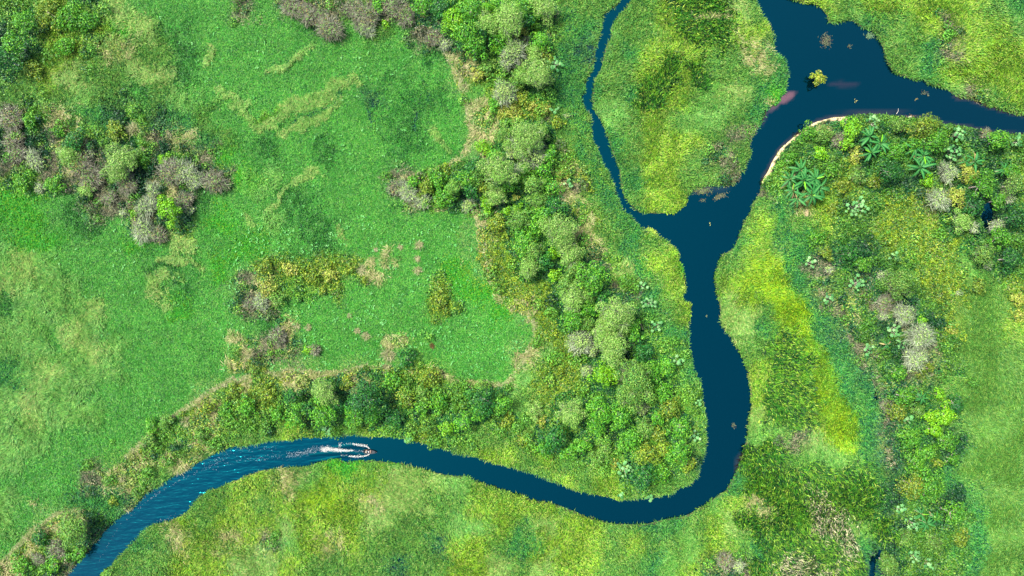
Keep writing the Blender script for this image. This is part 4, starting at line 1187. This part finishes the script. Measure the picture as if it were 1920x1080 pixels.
# reed blades leaning over the water along the shores
gg = np.gradient(river, .5)
m_ = 60000; w_, z_ = g.uniform(-148, 148, m_), g.uniform(-89, 89, m_)
rv = bil(river, w_, z_); X_, Y_ = w_ / S + 960, 540 - z_ / S
ok = (rv > -.9) & (rv < .05) & ~((X_ > 1428) & (X_ < 1600) & (Y_ > 205) & (Y_ < 345))
ok &= vn(w_, z_, 2.5, 6) > .3
w_, z_, rv = w_[ok], z_[ok], rv[ok]; m_ = len(w_)
nx_, ny_ = bil(gg[0], w_, z_), bil(gg[1], w_, z_)
az = np.arctan2(ny_, nx_) + g.normal(0, .7, m_)
co = blades(np.stack([w_, z_, g.uniform(.05, .5, m_)], -1), az, np.radians(g.uniform(0, 45, m_)), g.uniform(.4, 1.25, m_), np.full(m_, .13), g.normal(0, .4, m_))
tag(mesh_np('shore_grass', co, quads(m_), pick(g, [((84,164,70),4),((58,140,84),3),((120,176,92),2),((150,180,120),.8)], m_), M_GRASS), 'ragged grass blades leaning out over the water line', None, None, 'stuff')

# ---------------------------------------------------------------- floating weed islets and drift
def islet(X0, Y0, rx, ry, label, i, pal, n_, ang=0):
    g = np.random.default_rng(300 + i); x0, y0 = px(X0, Y0)
    q = g.normal(0, .5, (n_, 2)) * [rx * S, ry * S]
    a = math.radians(-ang); q = np.stack([q[:, 0] * math.cos(a) - q[:, 1] * math.sin(a), q[:, 0] * math.sin(a) + q[:, 1] * math.cos(a)], -1)
    co = blades(np.stack([q[:, 0], q[:, 1], g.uniform(.01, .12, n_)], -1), g.uniform(0, 6.28, n_), np.radians(g.uniform(0, 30, n_)), g.uniform(.25, .6, n_), g.uniform(.1, .2, n_), g.normal(0, .3, n_))
    tag(mesh_np('floating_weed', co, quads(n_), pick(g, pal, n_), M_GRASS, loc=(x0, y0, 0)), label, 'weed patch')
BRN = [((96,108,94),3),((80,100,90),3),((124,130,112),1),((84,66,76),1.2)]
islet(1549, 76, 9, 11, 'brownish-green weed patch floating in the wide pool above the lone tree', 1, BRN, 260)
islet(1593, 88, 4, 3, 'tiny weed speck right of the brownish weed patch', 2, BRN, 26)
islet(1631, 67, 8, 5, 'grey-green weed patch touching the far shore of the wide pool', 3, [((110,150,120),3),((90,130,110),2)], 170)
islet(1732, 174, 4, 4, 'small brown weed clump in the right branch', 4, BRN, 34)
islet(1739, 178, 3, 2, 'faint weed speck beside the small brown clump', 5, BRN, 12)
islet(1717, 186, 2, 2, 'pale floating speck below the small brown clump', 6, [((170,160,110),1)], 6)
islet(1316, 357, 16, 7, 'large mottled weed raft at the foot of the island', 7, BRN + [((130,160,90),2)], 420)
islet(1350, 368, 13, 4, 'slanting pale weed raft beside the foot of the island', 8, BRN + [((150,150,110),2)], 170, -25)
islet(1318, 376, 6, 2, 'thin weed streak under the mottled raft', 9, BRN, 40)
islet(1375, 797, 3, 5, 'small brown weed patch in the straight reach', 10, BRN, 50)
islet(1331, 420, 2, 2, 'tiny pale leaf floating below the island', 11, [((190,200,130),1)], 4)
islet(1325, 593, 1.5, 1.5, 'tiny floating speck in the narrow reach', 12, [((150,170,130),1)], 4)
islet(1222, 435, 12, 5, 'pale lime floating mat at the mouth of the side channel', 13, [((170,206,84),3),((150,194,74),2)], 420, 30)
islet(1707, 219, 8, 3, 'pale drift debris on the shore of the right branch', 14, [((170,160,140),2),((130,110,90),2)], 60)
islet(1603, 189, 2, 1.5, 'pale floating leaf in the right branch', 15, [((190,190,130),1)], 4)

# fallen bare branch and drift log at the water
def log(pts, rad, label, name='drift_log'):
    cs, fs = tubes_mesh([(p, r) for p, r in zip(pts, rad)], 6)
    tag(mesh_np(name, cs, fs, None, M_DRIFT, smooth=True), label, 'driftwood')
M_DRIFT = flat_mat('driftwood', (.26, .24, .2), .9)
def W3(X0, Y0, z): x0, y0 = px(X0, Y0); return (x0, y0, z)
log([[W3(776, 43, .9), W3(782, 52, .9), W3(790, 53, .9)], [W3(778, 55, .8), W3(790, 53, .9), W3(800, 48, .9)]], [[.06, .1, .07], [.12, .12, .06]], 'pale forked dead branch lying at the upper meadow shore')
log([[W3(1680, 214, .15), W3(1682, 210, .5), W3(1681, 205, .9)]], [[.08, .06, .03]], 'short pale snag sticking out of the right branch shore')
log([[W3(1702, 220, .15), W3(1708, 219, .2)]], [[.12, .1]], 'short pale drift log on the right branch shore')

# ---------------------------------------------------------------- boat, pilot, wake
heading = math.radians(-4)
bx_, by_ = px(695, 846.5)
boat = empty('motor_skiff', (bx_, by_, 0), heading)
tag(boat, 'small dark open motor skiff speeding along the lower river', 'boat')
def hull():
    n_ = 10; co, fs, tn = [], [], []
    L = 3.5
    for k_ in range(n_ + 1):
        t = k_ / n_; xx = -L / 2 + L * t
        w = .52 * (1 - max(0, (t - .45) / .55) ** 2.2) + .015; zt = .42 + .28 * t ** 2; zb = -.05 + .3 * max(0, t - .6) ** 1.4
        for yy, zz in ((-w, zt), (-w * .72, zb + .06), (0, zb), (w * .72, zb + .06), (w, zt), (w * .86, zt), (w * .6, zb + .14), (-w * .6, zb + .14), (-w * .86, zt)):
            co.append((xx, yy, zz))
        if k_:
            a0, b0 = (k_ - 1) * 9, k_ * 9
            for q in range(9):
                fs.append((a0 + q, a0 + (q + 1) % 9, b0 + (q + 1) % 9, b0 + q))
    co = np.array(co)
    o = mesh_np('hull', co, np.array(fs), None, M_HULL, boat)
    return o
M_HULL = flat_mat('hull_paint', (.006, .009, .012), .85)
M_BENCH = flat_mat('bench_wood', (.10, .05, .03), .7)
M_WHITE = flat_mat('white_cloth', (.30, .29, .27), .8)
M_MOTOR = flat_mat('motor_cowl', (.03, .03, .035), .35)
M_SKIN = flat_mat('skin', (.12, .06, .035), .6)
M_DARKC = flat_mat('dark_trousers', (.05, .06, .09), .8)
M_HAT = flat_mat('straw_hat', (.20, .16, .10), .8)
hull()
def boxm(name, x0, x1, y0, y1, z0, z1, mat, parent):
    co = np.array([(x, y, z) for z in (z0, z1) for x, y in ((x0, y0), (x1, y0), (x1, y1), (x0, y1))])
    F = np.array([(3, 2, 1, 0), (4, 5, 6, 7), (0, 1, 5, 4), (1, 2, 6, 5), (2, 3, 7, 6), (3, 0, 4, 7)])
    o = mesh_np(name, co, F, None, mat, parent)
    bv = o.modifiers.new('bevel', 'BEVEL'); bv.width = .02; bv.segments = 2
    return o
boxm('transom', -1.79, -1.745, -.50, .50, .0, .42, M_HULL, boat)
boxm('bench', -1.15, -.85, -.42, .42, .28, .33, M_BENCH, boat)
boxm('bench', -.15, .15, -.42, .42, .28, .33, M_BENCH, boat)
boxm('foredeck', .75, 1.25, -.30, .30, .50, .53, M_HULL, boat)
mt = boxm('outboard_motor', -2.10, -1.80, -.13, .13, .30, .72, M_MOTOR, boat)
sh_ = boxm('drive_leg', -2.00, -1.90, -.04, .04, -.45, .30, M_MOTOR, mt)
til = boxm('tiller', -1.80, -1.35, .02, .06, .60, .64, M_MOTOR, mt)

def skin(name, verts, edges, radii, mat, parent, root_i=0):
    me = bpy.data.meshes.new(name); me.from_pydata(verts, edges, []); me.materials.append(mat)
    o = bpy.data.objects.new(name, me); C.objects.link(o); o.parent = parent
    m = o.modifiers.new('skin', 'SKIN'); m.use_smooth_shade = True
    for i_, r in enumerate(radii):
        me.skin_vertices[0].data[i_].radius = (r, r); me.skin_vertices[0].data[i_].use_root = (i_ == root_i)
    s_ = o.modifiers.new('sub', 'SUBSURF'); s_.levels = 1; s_.render_levels = 2
    return o
pilot = empty('person', (bx_ - 1.0 * math.cos(heading), by_ - 1.0 * math.sin(heading), .33), heading)
tag(pilot, 'person in a white shirt sitting in the stern of the skiff, hand on tiller', 'person')
V = [(0,0,.08),(0,0,.30),(.02,0,.50),(.02,0,.60),(.03,0,.72),(.06,0,.80),
     (0,.20,.50),(-.12,.27,.32),(-.30,.14,.31),(0,-.20,.50),(.12,-.25,.30),(.30,-.17,.22),
     (.02,.10,.06),(.40,.12,.10),(.46,.12,-.22),(.56,.12,-.24),(.02,-.10,.06),(.40,-.12,.10),(.46,-.12,-.22),(.56,-.12,-.24),
     (-.36,.10,.30),(-.38,.115,.275),(.37,-.15,.19),(.40,-.17,.18)]
E = [(0,1),(1,2),(2,3),(3,4),(4,5),(2,6),(6,7),(7,8),(2,9),(9,10),(10,11),(0,12),(12,13),(13,14),(14,15),(0,16),(16,17),(17,18),(18,19),(8,20),(8,21),(11,22),(11,23)]
Rr = [.15,.14,.15,.06,.10,.085,.07,.05,.035,.07,.05,.035,.09,.065,.05,.04,.09,.065,.05,.04,.014,.012,.014,.012]
skin('body', V, E, Rr, M_SKIN, pilot)
skin('shirt', [(0,0,.10),(0,0,.30),(.02,0,.50),(0,.20,.50),(-.08,.25,.38),(0,-.20,.50),(.08,-.24,.37)], [(0,1),(1,2),(2,3),(3,4),(2,5),(5,6)], [.175,.165,.175,.09,.075,.09,.075], M_WHITE, pilot)
skin('trousers', [(0,0,.06),(.02,.10,.06),(.40,.12,.10),(.455,.12,-.18),(.02,-.10,.06),(.40,-.12,.10),(.455,-.12,-.18)], [(0,1),(1,2),(2,3),(0,4),(4,5),(5,6)], [.165,.105,.08,.065,.105,.08,.065], M_DARKC, pilot)
cs, fs = tubes_mesh([([(.04,0,.80),(.04,0,.805),(.04,0,.81),(.04,0,.90),(.04,0,.92)], [.02,.20,.20,.10,.01])], 14)
mesh_np('hat', cs, fs, None, M_HAT, pilot, smooth=True)
# pale cargo bag behind the pilot's seat
cs, fs = tubes_mesh([([(-.16,0,.0),(-.15,0,.02),(0,0,.03),(.15,0,.02),(.16,0,0)], [.02,.17,.2,.17,.02])], 10)
tag(mesh_np('sack', cs, fs, None, M_WHITE, loc=(bx_ - .45, by_ - .02, .42), smooth=True), 'white sack lying in the skiff in front of the pilot', 'sack')

# wake foam: thousands of flecks standing a little over the water
g = np.random.default_rng(88)
FP = []
FC = []
def foam(path, wid, n_, z=.10, fall=1.0, br=1.0):
    n_ = int(n_ * 1.15)
    q = np.array(path, float); seg = np.linalg.norm(q[1:] - q[:-1], axis=1); cum = np.concatenate([[0], np.cumsum(seg)]) / seg.sum()
    t = g.random(n_) ** fall
    X0 = np.interp(t, cum, q[:, 0]); Y0 = np.interp(t, cum, q[:, 1]); w = np.interp(t, np.linspace(0, 1, len(wid)), wid)
    X0 = X0 + g.normal(0, 1, n_) * w * .35; Y0 = Y0 + g.normal(0, 1, n_) * w * .5
    FC.append(np.tile(np.array((.32, .31, .28)) * br + np.array((.01, .04, .07)) * (1 - br), (n_, 1)) * g.uniform(.6, 1.1, (n_, 1)))
    FP.append(np.stack([(X0 - 960) * S, (540 - Y0) * S, g.uniform(.01, z, n_)], -1))
foam([(694,841),(690,838),(685,835),(675,834),(662,832)], [.5, 1.6, 2.0, 2, 1.4], 260, .35, .9)
foam([(690,836),(672,835),(655,832),(642,834),(636,836)], [1.6, 1.4, 1.2, 1, 1], 50, .1)
foam([(695,850),(690,853),(682,855),(672,856),(655,855)], [.5, 1.5, 1.8, 1.8, 1.4], 230, .3, .9)
foam([(672,856),(655,855),(640,852)], [1.4, 1.5, 1.2], 40, .1)
foam([(664,844),(650,845),(636,844),(620,842),(604,843)], [.8, 2.6, 3.6, 4, 4.5], 900, .2, .8)
foam([(640,843),(620,842),(604,840),(580,846),(560,851),(540,853)], [3, 5, 6, 6, 6, 6], 330, .12, 1.3, .55)
foam([(636,838),(640,830)], [3, 5], 30, .4)
foam([(580,848),(540,854),(500,858),(480,861)], [6, 7, 7, 7], 90, .05, 1, .35)
foam([(686,846),(672,846),(664,845)], [1.2, 2, 2], 40, .05, 1, .35)
foam([(520,840),(480,838),(450,845),(420,852),(400,865),(380,872)], [6, 8, 8, 8, 6, 8], 80, .05, 1, .35)
foam([(480,856),(450,860),(420,868),(390,880)], [5, 8, 9, 6], 40, .05, 1, .35)
foam([(420,862),(370,886),(330,905),(300,922),(270,945),(245,968)], [3, 3, 3, 2, 3, 3], 70, .05, 1, .35)
foam([(240,970),(215,1000),(200,1025),(185,1050)], [3, 3, 3, 3], 20, .05, 1, .3)
foam([(320,974),(295,976),(340,962)], [3, 3, 4], 20, .05, 1, .3)
p = np.concatenate(FP); m_ = len(p)
co = blades(p, g.normal(math.pi, .8, m_), np.radians(g.uniform(-15, 25, m_)), g.uniform(.08, .28, m_), g.uniform(.05, .13, m_), g.normal(0, .5, m_))
co[:, 2] = np.maximum(co[:, 2], .006)
M_FOAM = attr_mat('foam_tint', .7, .2, 0)
tag(mesh_np('wake_foam', co, quads(m_), np.concatenate(FC), M_FOAM), 'white foam of the wake trailing behind the skiff', None, None, 'stuff')

# ridges of the wake: raised water in front of the foam arms
def ridge(path, w0, h0, nm):
    q = np.array([px(*a_) for a_ in path]); n_ = len(q); co, fs = [], []
    for i_ in range(n_):
        d = q[min(i_ + 1, n_ - 1)] - q[max(i_ - 1, 0)]; d = d / np.linalg.norm(d); nrm = np.array([-d[1], d[0]]); e = math.sin(math.pi * (i_ + .3) / n_)
        for s_, zz in ((-1, -.02), (-.4, h0 * .7), (0, h0), (.4, h0 * .5), (1, -.02)):
            a_ = q[i_] + nrm * s_ * w0 * (.4 + .6 * e); co.append((a_[0], a_[1], zz * (e if zz > 0 else 1)))
        if i_:
            for k_ in range(4):
                a0, b0 = (i_ - 1) * 5 + k_, i_ * 5 + k_; fs.append((a0, a0 + 1, b0 + 1, b0))
    tag(mesh_np(nm, np.array(co), np.array(fs), np.tile(WBASE * 1.1, (len(fs), 1)), mw, smooth=True), 'raised swell of the wake', None, None, 'structure')
ridge([(696,843),(685,838),(672,836),(660,836),(645,838),(630,840),(612,841)], .9, .12, 'wave')
ridge([(690,852),(672,853),(655,850),(638,850),(610,851),(580,854)], .9, .12, 'wave')
ridge([(655,858),(640,856),(625,860),(605,864),(580,866)], .8, .10, 'wave')
